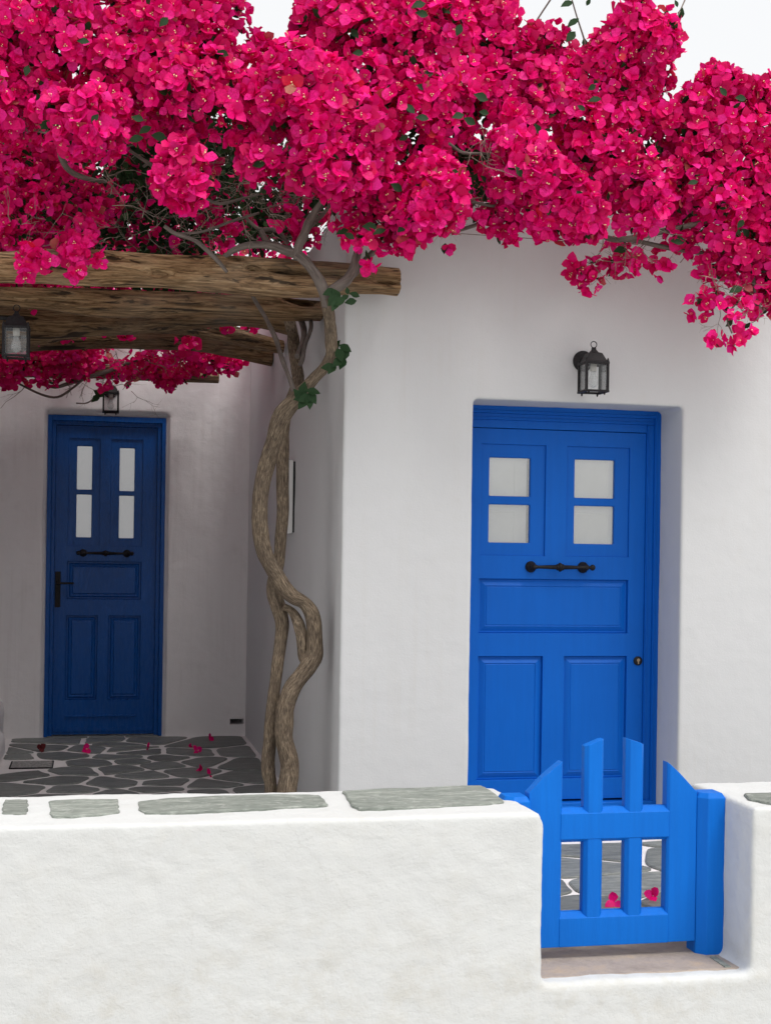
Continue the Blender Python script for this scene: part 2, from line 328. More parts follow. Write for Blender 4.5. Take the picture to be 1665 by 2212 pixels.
# ------------------------------------------------------------------ flat stones: outline -> thick slab with softened rim
def chaikin(P, n=2):
    for _ in range(n):
        Q = []
        for i in range(len(P)):
            a, b = P[i], P[(i+1) % len(P)]
            Q += [a*.75 + b*.25, a*.25 + b*.75]
        P = Q
    return P
def slab(name, P, z0, z1, mat, parent, rim=.006, rough=.0):
    c = sum(P, Vector((0, 0)))/len(P); bm = bmesh.new(); rings = []
    for k, (ins, z) in enumerate(((0, z0), (0, z1-rim), (rim*1.2, z1))):
        ring = []
        for p in P:
            d = (p-c); L = d.length; q = c + d*(max(L-ins, 0)/L if L else 1)
            ring.append(bm.verts.new((q.x-c.x, q.y-c.y, z + (rough*mnoise.noise(Vector((q.x*9, q.y*9, 3))) if k == 2 else 0))))
        rings.append(ring)
    for a, b in zip(rings, rings[1:]):
        for i in range(len(P)): bm.faces.new((a[i], a[(i+1) % len(P)], b[(i+1) % len(P)], b[i]))
    bm.faces.new(rings[-1])
    o = link(name, bm_mesh(name, bm), mat, parent, (c.x, c.y, 0)); return o
k7 = .49977
for pts in ([(22,437),(70,434),(122,432),(121,460),(116,491),(70,495),(10,491),(15,462)],
            [(213,440),(290,434),(400,433),(512,431),(514,462),(517,488),(420,499),(320,506),(224,500),(217,470)],
            [(598,440),(720,427),(950,417),(1170,410),(1330,412),(1380,414),(1400,432),(1420,454),(1330,462),(1000,480),(700,488),(625,489),(600,472)],
            [(1480,395),(1640,388),(1900,378),(2080,370),(2117,392),(2185,442),(2060,456),(1760,468),(1550,470),(1512,450)],
            [(3205,408),(3330,402),(3520,400),(3690,398),(3700,425),(3500,446),(3330,446),(3240,432)]):
    P = [Vector(atZ(x*k7, 1512+y*k7, .511)[:2]) for x, y in pts]
    Q = []
    for i, p in enumerate(P):
        q = P[(i+1) % len(P)]
        for s_ in (0, .2, .4, .6, .8):
            m = p.lerp(q, s_); m += Vector((mnoise.noise(Vector((m.x*25, m.y*25, 0))), mnoise.noise(Vector((m.x*25, m.y*25, 7)))))*.006 + Vector((mnoise.noise(Vector((m.x*70, m.y*70, 3))), mnoise.noise(Vector((m.x*70, m.y*70, 9)))))*.005; Q.append(m)
    slab('cap_stone', chaikin(Q, 1), .46, .5145, M_CAP, lw, .003, .003)
# sill under the gate
o = part('sill_stone', boxes((1.31, 1.995, 3.992, 4.41, -.05, 0.0)), M_SILL, lw, False, .008, 3)
o = part('sill_strip', boxes((1.935, 1.957, 4.0, 4.11, -.03, .0035)), M_CAP, lw, False, .002, 2)

# ------------------------------------------------------------------ yard floor of irregular slate
bm = boxes((-.64, 1.10, 5.5, 9.66, -.40, -.004), (-1.9, 3.75, 4.38, 5.9, -.40, -.0045))
fl = link('courtyard_floor', bm_mesh('courtyard_floor', bm), M_MORTAR); tag(fl, 'crazy paving of dark slate with white painted joints', None, None, 'structure')
kf = .35677
seeds = [(365,170),(640,168),(870,172),(720,196),(735,224),(240,215),(570,222),(1230,195),(1440,235),(50,235),(90,272),(350,262),(820,243),(1165,240),(750,270),(810,295),(1000,278),(1220,300),(1470,312),
         (160,308),(230,318),(555,308),(15,305),(730,342),(975,320),(445,355),(165,380),(1120,365),(1470,395),(345,413),(690,425),(900,383),(1000,425),(1280,435),(150,465),(410,470),(940,470),(1270,490),(740,500),(1540,480),(30,345),(350,515),(1000,505)]
SA = [Vector(atZ(x*kf, 1539+y*kf, 0)[:2]) for x, y in seeds]
SA = [s for s in SA if s.y > 5.9]
y = min(s.y for s in SA) - .28
while y > 5.7:
    x = -.5 + random.uniform(-.1, .1)
    while x < 1.1: SA.append(Vector((x + random.uniform(-.06, .06), y + random.uniform(-.06, .06)))); x += random.uniform(.30, .44)
    y -= .27
SB = []
y = 5.72
while y > 4.1:
    x = -1.8 + random.uniform(-.1, .1)
    while x < 3.7: SB.append(Vector((x + random.uniform(-.1, .1), y + random.uniform(-.09, .09)))); x += random.uniform(.38, .60)
    y -= .33
def cells(seeds, rect, gap):
    x0, x1, y0, y1 = rect; out = []
    for i, s in enumerate(seeds):
        P = [Vector((x0, y0)), Vector((x1, y0)), Vector((x1, y1)), Vector((x0, y1))]
        for j, q in enumerate(seeds):
            if j == i or (q-s).length > 1.6 or (q-s).length < 1e-4: continue
            n = (q-s).normalized(); d = (s+q).dot(n)/2 - gap*(.55 + .75*abs(n.y))*(.8 + .4*random.random())
            R_ = []
            for a, b in zip(P, P[1:]+P[:1]):
                da, db = a.dot(n)-d, b.dot(n)-d
                if da <= 0: R_.append(a)
                if da*db < 0: R_.append(a + (b-a)*(da/(da-db)))
            P = R_
            if len(P) < 3: break
        if len(P) >= 3:
            ar = abs(sum(a.x*b.y-a.y*b.x for a, b in zip(P, P[1:]+P[:1])))/2
            if ar > .006: out.append(P)
    return out
def stones(seeds, rect, gap, keep=None):
    for P in cells(seeds, rect, gap):
        Q = []
        for a, b in zip(P, P[1:]+P[:1]):
            if (b-a).length < .015: Q.append((a+b)/2); continue
            Q.append(a)
            if (b-a).length > .12: m = (a+b)/2; c = sum(P, Vector((0, 0)))/len(P); Q.append(m + (c-m).normalized()*random.uniform(-.006, .014))
        if len(Q) < 3: continue
        Q = chaikin(Q, 2)
        if keep and not keep(sum(Q, Vector((0, 0)))/len(Q)): continue
        slab('paving_stone', Q, -.03, .003 + random.uniform(0, .003), M_SLATE, fl, .004, .002)
COVER = (-.455, -.21, 8.21, 8.465)
stones(SA, (-.51, 1.005, 5.83, 9.47), .021, lambda c: not (COVER[0]-.05 < c.x < COVER[1]+.05 and COVER[2]-.03 < c.y < COVER[3]+.03))
stones(SB, (-1.85, 3.7, 4.43, 5.80), .010, lambda c: True)
# stones in the doorway of the back house
stones([Vector((-.15, 9.52)), Vector((.12, 9.52)), Vector((.33, 9.52))], (-.29, .45, 9.475, 9.56), .008)
cov = empty('drain_cover', (0, 0, 0), 'small rectangular grey access cover set in the slate paving', 'drain cover')
t = NT('cast_cover'); n = t.noise(t.coord(scale=(60, 25, 25)), 1, 3); M_COV = t.done(t.bsdf(t.ramp(n, [(.35, (.20, .20, .195)), (.65, (.34, .33, .32))]), .7, .3, t.bump(n, .6, .004)))
part('plate', boxes((COVER[0]+.008, COVER[1]-.008, COVER[2]+.008, COVER[3]-.008, -.003, .006)), M_COV, cov, False, .003)
part('rim', boxes((COVER[0], COVER[1], COVER[2], COVER[2]+.006, -.003, .0045), (COVER[0], COVER[1], COVER[3]-.006, COVER[3], -.003, .0045), (COVER[0], COVER[0]+.006, COVER[2]+.006, COVER[3]-.006, -.003, .0045), (COVER[1]-.006, COVER[1], COVER[2]+.006, COVER[3]-.006, -.003, .0045)), M_DARK, cov)
bm = bmesh.new()
for i in range(5):
    x = COVER[0]+.03
    while x < COVER[1]-.045:
        w = random.uniform(.008, .02); box(bm, x, x+w, COVER[2]+.05+i*.036, COVER[2]+.062+i*.036, .004, .0072); x += w + random.uniform(.004, .010)
o = part('cast_relief', bm, M_COV, cov); o['kind'] = 'stuff'

# ------------------------------------------------------------------ doors
def holed(bm, x0, x1, z0, z1, holes, y0, y1):      # one slab with rectangular holes
    xs = sorted({x0, x1, *[h[0] for h in holes], *[h[1] for h in holes]}); zs = sorted({z0, z1, *[h[2] for h in holes], *[h[3] for h in holes]})
    V = {}
    def v(x, y, z):
        k = (round(x, 5), round(y, 5), round(z, 5))
        if k not in V: V[k] = bm.verts.new((x, y, z))
        return V[k]
    solid = {}
    for i in range(len(xs)-1):
        for j in range(len(zs)-1):
            mx_, mz = (xs[i]+xs[i+1])/2, (zs[j]+zs[j+1])/2
            solid[i, j] = not any(h[0] < mx_ < h[1] and h[2] < mz < h[3] for h in holes)
    for (i, j), s_ in solid.items():
        if not s_: continue
        a, b, c, d = xs[i], xs[i+1], zs[j], zs[j+1]
        bm.faces.new((v(a, y0, c), v(b, y0, c), v(b, y0, d), v(a, y0, d))); bm.faces.new((v(a, y1, d), v(b, y1, d), v(b, y1, c), v(a, y1, c)))
        for di, dj, e in ((-1, 0, ((a, c), (a, d))), (1, 0, ((b, d), (b, c))), (0, -1, ((b, c), (a, c))), (0, 1, ((a, d), (b, d)))):
            if not solid.get((i+di, j+dj), False):
                (p, q), (r, s2) = e; bm.faces.new((v(p, y0, q), v(r, y0, s2), v(r, y1, s2), v(p, y1, q)))
def raised(bm, x0, x1, z0, z1, y, steps):          # panel: rings (inset, depth)
    rings = []
    for ins, dy in steps:
        rings.append([bm.verts.new(p) for p in ((x0+ins, y+dy, z0+ins), (x1-ins, y+dy, z0+ins), (x1-ins, y+dy, z1-ins), (x0+ins, y+dy, z1-ins))])
    for a, b in zip(rings, rings[1:]):
        for i in range(4): bm.faces.new((a[i], a[(i+1) % 4], b[(i+1) % 4], b[i]))
    bm.faces.new(rings[-1])
def handle(parent, xa, xb, z, y, tips):
    o = bmesh.new(); L = xb-xa
    for x in (xa, xb):
        lathe(o, [(.026, 0), (.026, .006), (.021, .011), (.0195, .016), (.010, .020), (.0085, .040), (.011, .046)], Matrix.Translation((x, y, z)) @ Matrix.Rotation(math.radians(90), 4, 'X'), 18)
    ya = y-.042; pr = [(.006, -.004), (.0105, 0), (.0105, .01), (.0075, .022), (.0075, .03), (.0105, L*.44), (.0145, L*.445), (.0145, L*.465), (.0115, L*.468), (.016, L*.475), (.0205, L*.495), (.0205, L*.52), (.016, L*.54), (.0115, L*.547), (.0145, L*.55), (.0145, L*.57), (.0105, L*.575), (.0075, L-.03), (.0075, L-.022), (.0105, L-.01), (.0105, L)]
    def knob(s): return [(.0125, s+.002), (.0135, s+.008), (.010, s+.014), (.0055, s+.017), (.0075, s+.021), (.0125, s+.026), (.0145, s+.033), (.0125, s+.040), (.006, s+.045)]
    p = list(pr)
    if 'r' in tips: p += knob(L)
    else: p += [(.006, L+.006)]
    if 'l' in tips: p = [(r, -h+0) for r, h in knob(0)][::-1] + p[1:]
    lathe(o, p, Matrix.Translation((xa, ya, z)) @ Matrix.Rotation(math.radians(90), 4, 'Y'), 14)
    return part('handle', o, M_IRON, parent, True)

def build_door(hs_, leaf, holes_win, panes, panels, y, mat, steps, back):
    x0, x1, z0, z1 = leaf
    bm = bmesh.new(); holed(bm, x0, x1, z0, z1, holes_win + panels, y, y+.042)
    d = part('door', bm, mat, hs_, False, .0035, 2)
    for w in holes_win:
        ps = [p for p in panes if w[0] < (p[0]+p[1])/2 < w[1]]
        bm = bmesh.new(); holed(bm, w[0]-.004, w[1]+.004, w[2]-.004, w[3]+.004, ps, y+.010, y+.036)
        part('window_sash', bm, mat, d, False, .005, 2)
        for p in ps:
            part('pane', boxes((p[0]-.004, p[1]+.004, y+.022, y+.025, p[2]-.004, p[3]+.004)), M_PANE, d)
    for p in panels:
        bm = bmesh.new(); raised(bm, *p, y, steps); part('panel', bm, mat, d, False, .0015, 1)
    return d
ST = [(-.003, .020), (.004, .016), (.010, .016), (.032, .006), (.034, .0095), (.036, .0095), (.038, .007)]
# bright door
Y1 = 6.08
d1 = build_door(house, (1.637, 2.507, .148, 1.842), [(1.714, 2.022, 1.265, 1.772), (2.123, 2.429, 1.265, 1.772)],
                [(1.757, 1.951, 1.536, 1.711), (1.757, 1.951, 1.324, 1.497), (2.165, 2.359, 1.536, 1.713), (2.165, 2.359, 1.324, 1.499)],
                [(1.713, 2.429, .911, 1.159), (1.713, 2.02, .242, .806), (2.121, 2.428, .242, .806)], Y1, M_DOOR, ST, None)
handle(d1, 1.955, 2.205, 1.215, Y1, 'r')
bm = bmesh.new(); lathe(bm, [(.021, 0), (.021, .006), (.017, .009), (.012, .0092)], Matrix.Translation((2.481, Y1, .784)) @ Matrix.Rotation(math.radians(90), 4, 'X'), 20); part('lock', bm, M_IRON, d1, True)
t = NT('worn_brass'); M_BRASS = t.done(t.bsdf((.45, .34, .22), .35, .5, None, .8))
bm = bmesh.new(); lathe(bm, [(.0075, 0), (.0075, .0015)], Matrix.Translation((2.481, Y1-.0093, .788)) @ Matrix.Rotation(math.radians(90), 4, 'X'), 14); box(bm, 2.478, 2.484, Y1-.0106, Y1-.0095, .770, .786); part('keyhole', bm, M_BRASS, d1)
for w0, w1, sx in ((1.735, 2.0, -.035), (2.15, 2.405, .012)):      # inner shutters seen through the panes
    bm = bmesh.new(); box(bm, w0+sx-.03, w1+sx-.022, Y1+.0415, Y1+.053, 1.24, 1.80)
    part('shutter', bm, M_CREAM, d1)
    for za, zb in ((1.515, 1.75), (1.29, 1.505)):
        bm = bmesh.new(); raised(bm, w0+sx-.02, w1+sx-.075, za, zb-.035, Y1+.040, [(0, .001), (.0, -.004), (.006, -.004), (.009, -.001), (.012, -.001)]); part('shutter_panel', bm, M_CREAM, d1, False, .001, 1)
part('door_frame', boxes((2.508, 2.541, 6.066, 6.13, .11, 1.88), (2.541, 2.575, 6.05, 6.13, .11, 1.945), (1.602, 1.637, 6.066, 6.13, .11, 1.88), (1.58, 1.602, 6.05, 6.13, .11, 1.945),
     (1.602, 2.541, 6.064, 6.13, 1.8815, 1.910), (1.602, 2.541, 6.050, 6.13, 1.910, 1.947), (1.637, 2.508, 6.075, 6.13, 1.845, 1.8815),
     (1.602, 2.541, 6.043, 6.05, 1.917, 1.922), (1.602, 2.541, 6.058, 6.064, 1.888, 1.893), (2.5455, 2.549, 6.044, 6.05, .11, 1.945), (2.512, 2.516, 6.060, 6.066, .11, 1.88)), M_DOOR, house, False, .003, 2)
part('door_sill', boxes((1.60, 2.57, 6.045, 6.14, .10, .138)), M_DOOR, house, False, .004, 2)
part('niche_back', boxes((1.62, 2.56, 6.182, 6.185, .12, 1.93)), M_DARK, house)

# old dark door of the back house
Y2 = 9.575
ST2 = [(-.003, .020), (.004, .017), (.016, .017), (.019, .010), (.026, .008), (.034, .012), (.037, .012), (.04, .006)]
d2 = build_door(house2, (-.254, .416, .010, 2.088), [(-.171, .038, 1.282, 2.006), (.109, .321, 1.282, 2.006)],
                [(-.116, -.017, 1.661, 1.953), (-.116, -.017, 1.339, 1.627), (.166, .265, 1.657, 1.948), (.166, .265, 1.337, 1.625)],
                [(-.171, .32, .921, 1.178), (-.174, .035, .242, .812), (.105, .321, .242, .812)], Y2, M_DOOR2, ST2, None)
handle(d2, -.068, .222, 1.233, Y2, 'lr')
bm = boxes((-.248, -.212, Y2-.008, Y2, .866, 1.106)); part('lock_plate', bm, M_IRON, d2, False, .006, 2)
bm = bmesh.new(); lathe(bm, [(.011, 0), (.011, .035)], Matrix.Translation((-.230, Y2-.006, 1.029)) @ Matrix.Rotation(math.radians(90), 4, 'X'), 12); box(bm, -.234, -.124, Y2-.046, Y2-.034, 1.022, 1.036); part('lever', bm, M_IRON, d2, False, .003, 2)
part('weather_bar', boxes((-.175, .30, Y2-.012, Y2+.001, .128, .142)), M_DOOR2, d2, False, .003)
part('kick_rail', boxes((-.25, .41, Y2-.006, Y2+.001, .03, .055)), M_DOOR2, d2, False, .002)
for a_, b_ in ((-.17, .037), (.11, .32)): part('curtain', boxes((a_, b_, Y2+.0365, Y2+.0385, 1.285, 2.003)), M_CURT, d2)
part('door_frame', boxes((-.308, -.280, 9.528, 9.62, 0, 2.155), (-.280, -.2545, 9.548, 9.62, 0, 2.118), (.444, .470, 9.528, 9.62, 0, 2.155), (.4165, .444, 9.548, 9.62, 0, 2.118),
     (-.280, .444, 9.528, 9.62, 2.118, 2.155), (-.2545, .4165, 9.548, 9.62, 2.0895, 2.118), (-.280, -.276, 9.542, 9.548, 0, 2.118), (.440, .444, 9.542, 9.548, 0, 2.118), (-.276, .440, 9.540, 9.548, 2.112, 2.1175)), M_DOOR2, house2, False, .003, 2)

# ------------------------------------------------------------------ garden gate
def arch(x): 
    pts = [(1.335, .515), (1.344, .526), (1.39, .573), (1.442, .615), (1.515, .664), (1.582, .691), (1.645, .700), (1.72, .677), (1.787, .634), (1.85, .578), (1.904, .522), (1.92, .50)]
    for (a, b), (c, d) in zip(pts, pts[1:]):
        if x <= c: return b + (d-b)*max(0, (x-a))/(c-a)
    return pts[-1][1]
def upright(x0, x1, y0, y1, z0, top, chL=0, chR=0):
    n = 5; xs = [x0 + (x1-x0)*i/n for i in range(n+1)]
    front = [(x0, y0+chL)] if chL else []
    front += [(x, y0) for x in ([x0+chL] + [x for x in xs if x0+chL+.004 < x < x1-chR-.004] + [x1-chR])]
    if chR: front += [(x1, y0+chR)]
    backp = [(x, y1) for x in xs[::-1]]; poly = front + backp
    bm = bmesh.new(); lo = [bm.verts.new((x, y, z0)) for x, y in poly]; hi = [bm.verts.new((x, y, top(x))) for x, y in poly]
    for i in range(len(poly)): bm.faces.new((lo[i], lo[(i+1) % len(poly)], hi[(i+1) % len(poly)], hi[i]))
    bm.faces.new(lo[::-1]); f = bm.faces.new(hi); bmesh.ops.triangulate(bm, faces=[f]); return bm
gate = empty('garden_gate', (1.63, 4.18, 0), 'small blue wooden picket gate with arched top in the low wall', 'gate')
GY = 4.16
part('stile', upright(1.344, 1.455, GY, GY+.045, .039, arch, 0, .007), M_GATE, gate, False, .0015, 1)
part('stile', upright(1.807, 1.907, GY, GY+.045, .040, arch, .008, 0), M_GATE, gate, False, .0015, 1)
for z0, z1 in ((.376, .459), (.039, .129)):
    bm = bmesh.new(); pr = [(GY-.001, z0+.002), (GY-.001, z1), (GY+.020, z1+.016), (GY+.040, z1+.016), (GY+.040, z0-.010), (GY+.018, z0-.010)] if z0 > .2 else [(GY-.001, z0), (GY-.001, z1), (GY+.020, z1+.016), (GY+.040, z1+.016), (GY+.040, z0)]
    a = [bm.verts.new((1.449, y_, z_)) for y_, z_ in pr]; b_ = [bm.verts.new((1.814, y_, z_)) for y_, z_ in pr]
    for i in range(len(pr)): bm.faces.new((a[i], a[(i+1) % len(pr)], b_[(i+1) % len(pr)], b_[i]))
    bm.faces.new(a); bm.faces.new(b_); part('rail', bm, M_GATE, gate, False, .0015, 1)
for x0, x1 in ((1.529, 1.592), (1.667, 1.727)):
    part('picket', upright(x0, x1, GY+.0005, GY+.040, .452, arch, .012, .010), M_GATE, gate, False, .0012, 1)
    part('picket', upright(x0, x1, GY+.0005, GY+.040, .125, lambda x: .377, .012, .010), M_GATE, gate, False, .0012, 1)
def gpost(x0, x1, y0, y1, zt, label):
    bm = bmesh.new(); c = .020; poly = [(x0, y0+c*1.35), (x0+c*1.35, y0), (x1-.004, y0), (x1, y0+.004), (x1, y1), (x0, y1)]
    cxm, cym = (x0+x1)/2, (y0+y1)/2; rings = []
    for s_, z in ((1, -.03), (1, zt-.016), (.80, zt)): rings.append([bm.verts.new((cxm+(x-cxm)*s_, cym+(y_-cym)*s_, z)) for x, y_ in poly])
    for a, b_ in zip(rings, rings[1:]):
        for i in range(len(poly)): bm.faces.new((a[i], a[(i+1) % len(poly)], b_[(i+1) % len(poly)], b_[i]))
    bm.faces.new(rings[-1]); o = link('gate_post', bm_mesh('gate_post', bm), M_GATE)
    b = o.modifiers.new('edge', 'BEVEL'); b.width = .0015; b.segments = 1
    tag(o, label, 'post', 'posts of the blue gate')
gpost(1.909, 1.997, 4.136, 4.23, .516, 'blue chamfered post to which the gate is hinged, beside the right wall end')
gpost(1.262, 1.343, 4.140, 4.235, .518, 'blue post mostly hidden behind the left wall end, its top showing')

# ------------------------------------------------------------------ pergola
perg = empty('pergola', (0, 0, 0), 'pergola of rough brown logs over the shaded yard', 'pergola')
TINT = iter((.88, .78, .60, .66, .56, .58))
def beam(Y, prof, depth, seed, grooves=()):
    ctr = atY(prof[len(prof)//2][0], (prof[len(prof)//2][1]+prof[len(prof)//2][2])/2, Y)
    T = [atY(x, a, Y) for x, a, b in prof]; B = [atY(x, b, Y) for x, a, b in prof]
    C = [np.array([(p.x+q.x)/2, (p.z+q.z)/2, (p.z-q.z)/2]) for p, q in zip(T, B)]
    C = catmull(C, 9); bm = bmesh.new(); rings = []; N = 28
    for i, (x, z, r) in enumerate(C):
        ring = []
        yo = .025*mnoise.noise(Vector((x*1.3, seed, 0)))
        for k in range(N):
            a = 2*math.pi*k/N; ca, sa = math.cos(a), math.sin(a)
            ex = .92; px_ = math.copysign(abs(ca)**ex, ca); pz = math.copysign(abs(sa)**ex, sa)
            g = 1 + .20*mnoise.noise(Vector((x*2.0+seed, ca*1.6, sa*1.6))) + .11*mnoise.noise(Vector((x*3.5+seed, ca*4.5, sa*4.5))) + .06*mnoise.noise(Vector((x*9+seed, ca*9, sa*9))) - .16*max(0, mnoise.noise(Vector((x*1.7+seed*2, ca*7, sa*7)))-.25)*3
            y_, zz = px_*depth*g, pz*r*(1 + (g-1)*.85)
            if ca < 0:
                for gx, gz, gl_, gh, gd in grooves:
                    w = math.exp(-((x-gx)/gl_)**2 - ((z+zz-gz)/gh)**2); y_ += 1.4*gd*w
            ring.append(bm.verts.new((x-ctr.x, Y+yo+y_-ctr.y, z+zz-ctr.z)))
        rings.append(ring)
    for a, b in zip(rings, rings[1:]):
        for k in range(N):
            f = bm.faces.new((a[k], a[(k+1) % N], b[(k+1) % N], b[k])); f.smooth = True
    for rg in (rings[0][::-1], rings[-1]):
        c = bm.verts.new(sum((v.co for v in rg), Vector())/N)
        for k in range(N): bm.faces.new((rg[k], rg[(k+1) % N], c))
    o = link('beam', bm_mesh('beam', bm), M_WOOD, perg, ctr); k = next(TINT); o.color = (k, k*.97, k*.95, 1)   # per-log tone; the rear logs' shade is painted in as a darker tint
def gr(x, y, Y, lx, hy, d): p = atY(x, y, Y); s = pxm(x, Y); return (p.x, p.z, lx*s, hy*s, d)
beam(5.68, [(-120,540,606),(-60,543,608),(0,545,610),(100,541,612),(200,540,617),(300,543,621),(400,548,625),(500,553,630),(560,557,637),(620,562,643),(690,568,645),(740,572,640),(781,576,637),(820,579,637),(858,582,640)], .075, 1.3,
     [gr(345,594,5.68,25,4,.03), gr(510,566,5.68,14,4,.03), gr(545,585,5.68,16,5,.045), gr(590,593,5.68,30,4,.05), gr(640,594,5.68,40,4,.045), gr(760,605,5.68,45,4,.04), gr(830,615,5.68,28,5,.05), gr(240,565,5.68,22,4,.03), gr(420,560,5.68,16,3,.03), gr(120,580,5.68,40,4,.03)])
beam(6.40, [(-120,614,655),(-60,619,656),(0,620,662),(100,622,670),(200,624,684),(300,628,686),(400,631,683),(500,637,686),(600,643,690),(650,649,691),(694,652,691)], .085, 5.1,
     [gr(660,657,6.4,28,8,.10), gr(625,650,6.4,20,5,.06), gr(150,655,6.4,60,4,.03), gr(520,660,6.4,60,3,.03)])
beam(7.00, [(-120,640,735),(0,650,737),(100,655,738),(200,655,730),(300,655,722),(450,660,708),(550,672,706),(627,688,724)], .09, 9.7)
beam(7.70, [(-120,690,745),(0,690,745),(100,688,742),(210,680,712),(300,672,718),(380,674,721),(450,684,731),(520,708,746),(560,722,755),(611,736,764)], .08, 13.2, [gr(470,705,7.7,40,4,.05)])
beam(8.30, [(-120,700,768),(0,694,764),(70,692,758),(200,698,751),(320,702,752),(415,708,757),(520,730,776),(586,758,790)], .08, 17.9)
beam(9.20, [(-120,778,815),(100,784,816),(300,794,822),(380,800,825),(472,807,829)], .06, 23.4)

# ------------------------------------------------------------------ lanterns
def lantern(loc, label, arm, side=False, w=.095):
    t_ = empty('wall_lantern', loc, label, 'lantern', 'black glass lanterns'); h = w/2; X, Yc, Zc = loc; T = Matrix.Translation(loc)
    def P(name, bm, mat, smooth=False, bev=0):
        me = bm_mesh(name, bm, smooth); o = link(name, me, mat, t_)
        if bev: b = o.modifiers.new('edge', 'BEVEL'); b.width = bev; b.segments = 2; b.limit_method = 'ANGLE'
        return o
    H = .118; z0, z1 = -.075, -.075+H; p = .0055
    for sx in (-1, 1):
        for sy in (-1, 1): P('corner_post', boxes((sx*h-p, sx*h+p, sy*h-p, sy*h+p, z0-.006, z1+.012)), M_IRON, False, .0015)
    for zz in (z0-.001, z1+.001):
        bm = bmesh.new(); e = h+.006
        box(bm, -e, e, -h-.007, -h+.007, zz-.0045, zz+.0045); box(bm, -e, e, h-.007, h+.007, zz-.0045, zz+.0045)
        box(bm, -h-.007, -h+.007, -h+.0071, h-.0071, zz-.0045, zz+.0045); box(bm, h-.007, h+.007, -h+.0071, h-.0071, zz-.0045, zz+.0045); P('frame_ring', bm, M_IRON, False, .001)
    bm = bmesh.new()
    for sx in (-1, 1):
        for sy in (-1, 1):
            lathe(bm, [(.004, 0), (.0045, -.006), (.002, -.012)], Matrix.Translation((sx*(h-.012), sy*(h-.004), z0-.005)), 8)
            lathe(bm, [(.004, 0), (.0045, .006), (.002, .011)], Matrix.Translation((sx*h, sy*h, z1+.011)), 8)
    P('finial', bm, M_IRON, True)
    for a in range(4):
        M = Matrix.Rotation(a*math.pi/2, 4, 'Z'); bm = bmesh.new(); box(bm, -h+p, h-p, -h-.0012, -h+.0012, z0+.005, z1-.005); bmesh.ops.transform(bm, matrix=M, verts=bm.verts); P('glass_pane', bm, M_GLASS)
    bm = bmesh.new(); rings = []
    for s_, z in ((h+.004, z1+.006), (h-.002, z1+.012), (.029, z1+.046), (.017, z1+.050), (.009, z1+.062), (.008, z1+.072)):
        rings.append([bm.verts.new((x*s_, y_*s_, z)) for x, y_ in ((-1, -1), (1, -1), (1, 1), (-1, 1))])
    for a, b in zip(rings, rings[1:]):
        for i in range(4): bm.faces.new((a[i], a[(i+1) % 4], b[(i+1) % 4], b[i]))
    bm.faces.new(rings[0][::-1]); bm.faces.new(rings[-1]); P('cap', bm, M_IRON, False, .0015)
    bm = bmesh.new(); pts = [Vector((.0135*math.cos(a), 0, z1+.0845+.0135*math.sin(a))) for a in [2*math.pi*i/20 for i in range(21)]]; tube(bm, pts, [.002]*21, 6, 1); P('ring', bm, M_IRON, True)
    bm = bmesh.new(); lathe(bm, [(.014, z1+.004), (.014, z1-.030), (.011, z1-.032)], Matrix.Identity(4), 14); P('socket', bm, M_SOCKET, True)
    bm = bmesh.new(); lathe(bm, [(.010, z1-.032), (.011, z1-.040), (.017, z1-.055), (.022, z1-.072), (.021, z1-.085), (.013, z1-.097), (.004, z1-.101)], Matrix.Identity(4), 16); P('bulb', bm, M_BULB, True)
    d = Vector((-1, 0, 0)) if side else Vector((0, 1, 0))
    bm = bmesh.new(); tube(bm, [d*.0 + Vector((0, 0, z1+.035)), d*arm*.5 + Vector((0, 0, z1+.045)), d*(arm-.008) + Vector((0, 0, z1+.03))], [.009, .008, .010], 10, 4); P('arm', bm, M_IRON, True)
    M = Matrix.Translation(d*arm + Vector((0, 0, z1+.03))) @ (d*-1).to_track_quat('Z', 'Y').to_matrix().to_4x4()
    bm = bmesh.new(); lathe(bm, [(.046, 0), (.046, .008), (.040, .014), (.030, .016), (.012, .022)], M, 28); P('back_plate', bm, M_IRON, True)
    return t_
lantern((2.093, 5.672, 2.052), 'black glass lantern on the pale wall above the bright blue door', .136)
lantern((.098, 9.372, 2.245), 'black glass lantern in shade above the dark blue door', .128)
lantern((-.328, 6.0, 2.142), 'black glass lantern hanging beside the log beams at the left edge', .312, True, .098)

# meter box on the side wall
mb = empty('meter_box', (1.03, 7.36, 1.55), 'narrow white box fixed to the shaded side wall behind the trunk', 'meter box')
part('lid', boxes((.985, .993, 7.262, 7.500, 1.366, 1.745)), M_ENAMEL, mb, False, .003)
part('body', boxes((.993, 1.023, 7.262, 7.500, 1.362, 1.748)), M_ENAMEL, mb, False, .002)
part('seam', boxes((1.0235, 1.05, 7.268, 7.495, 1.368, 1.742)), M_DARK, mb)

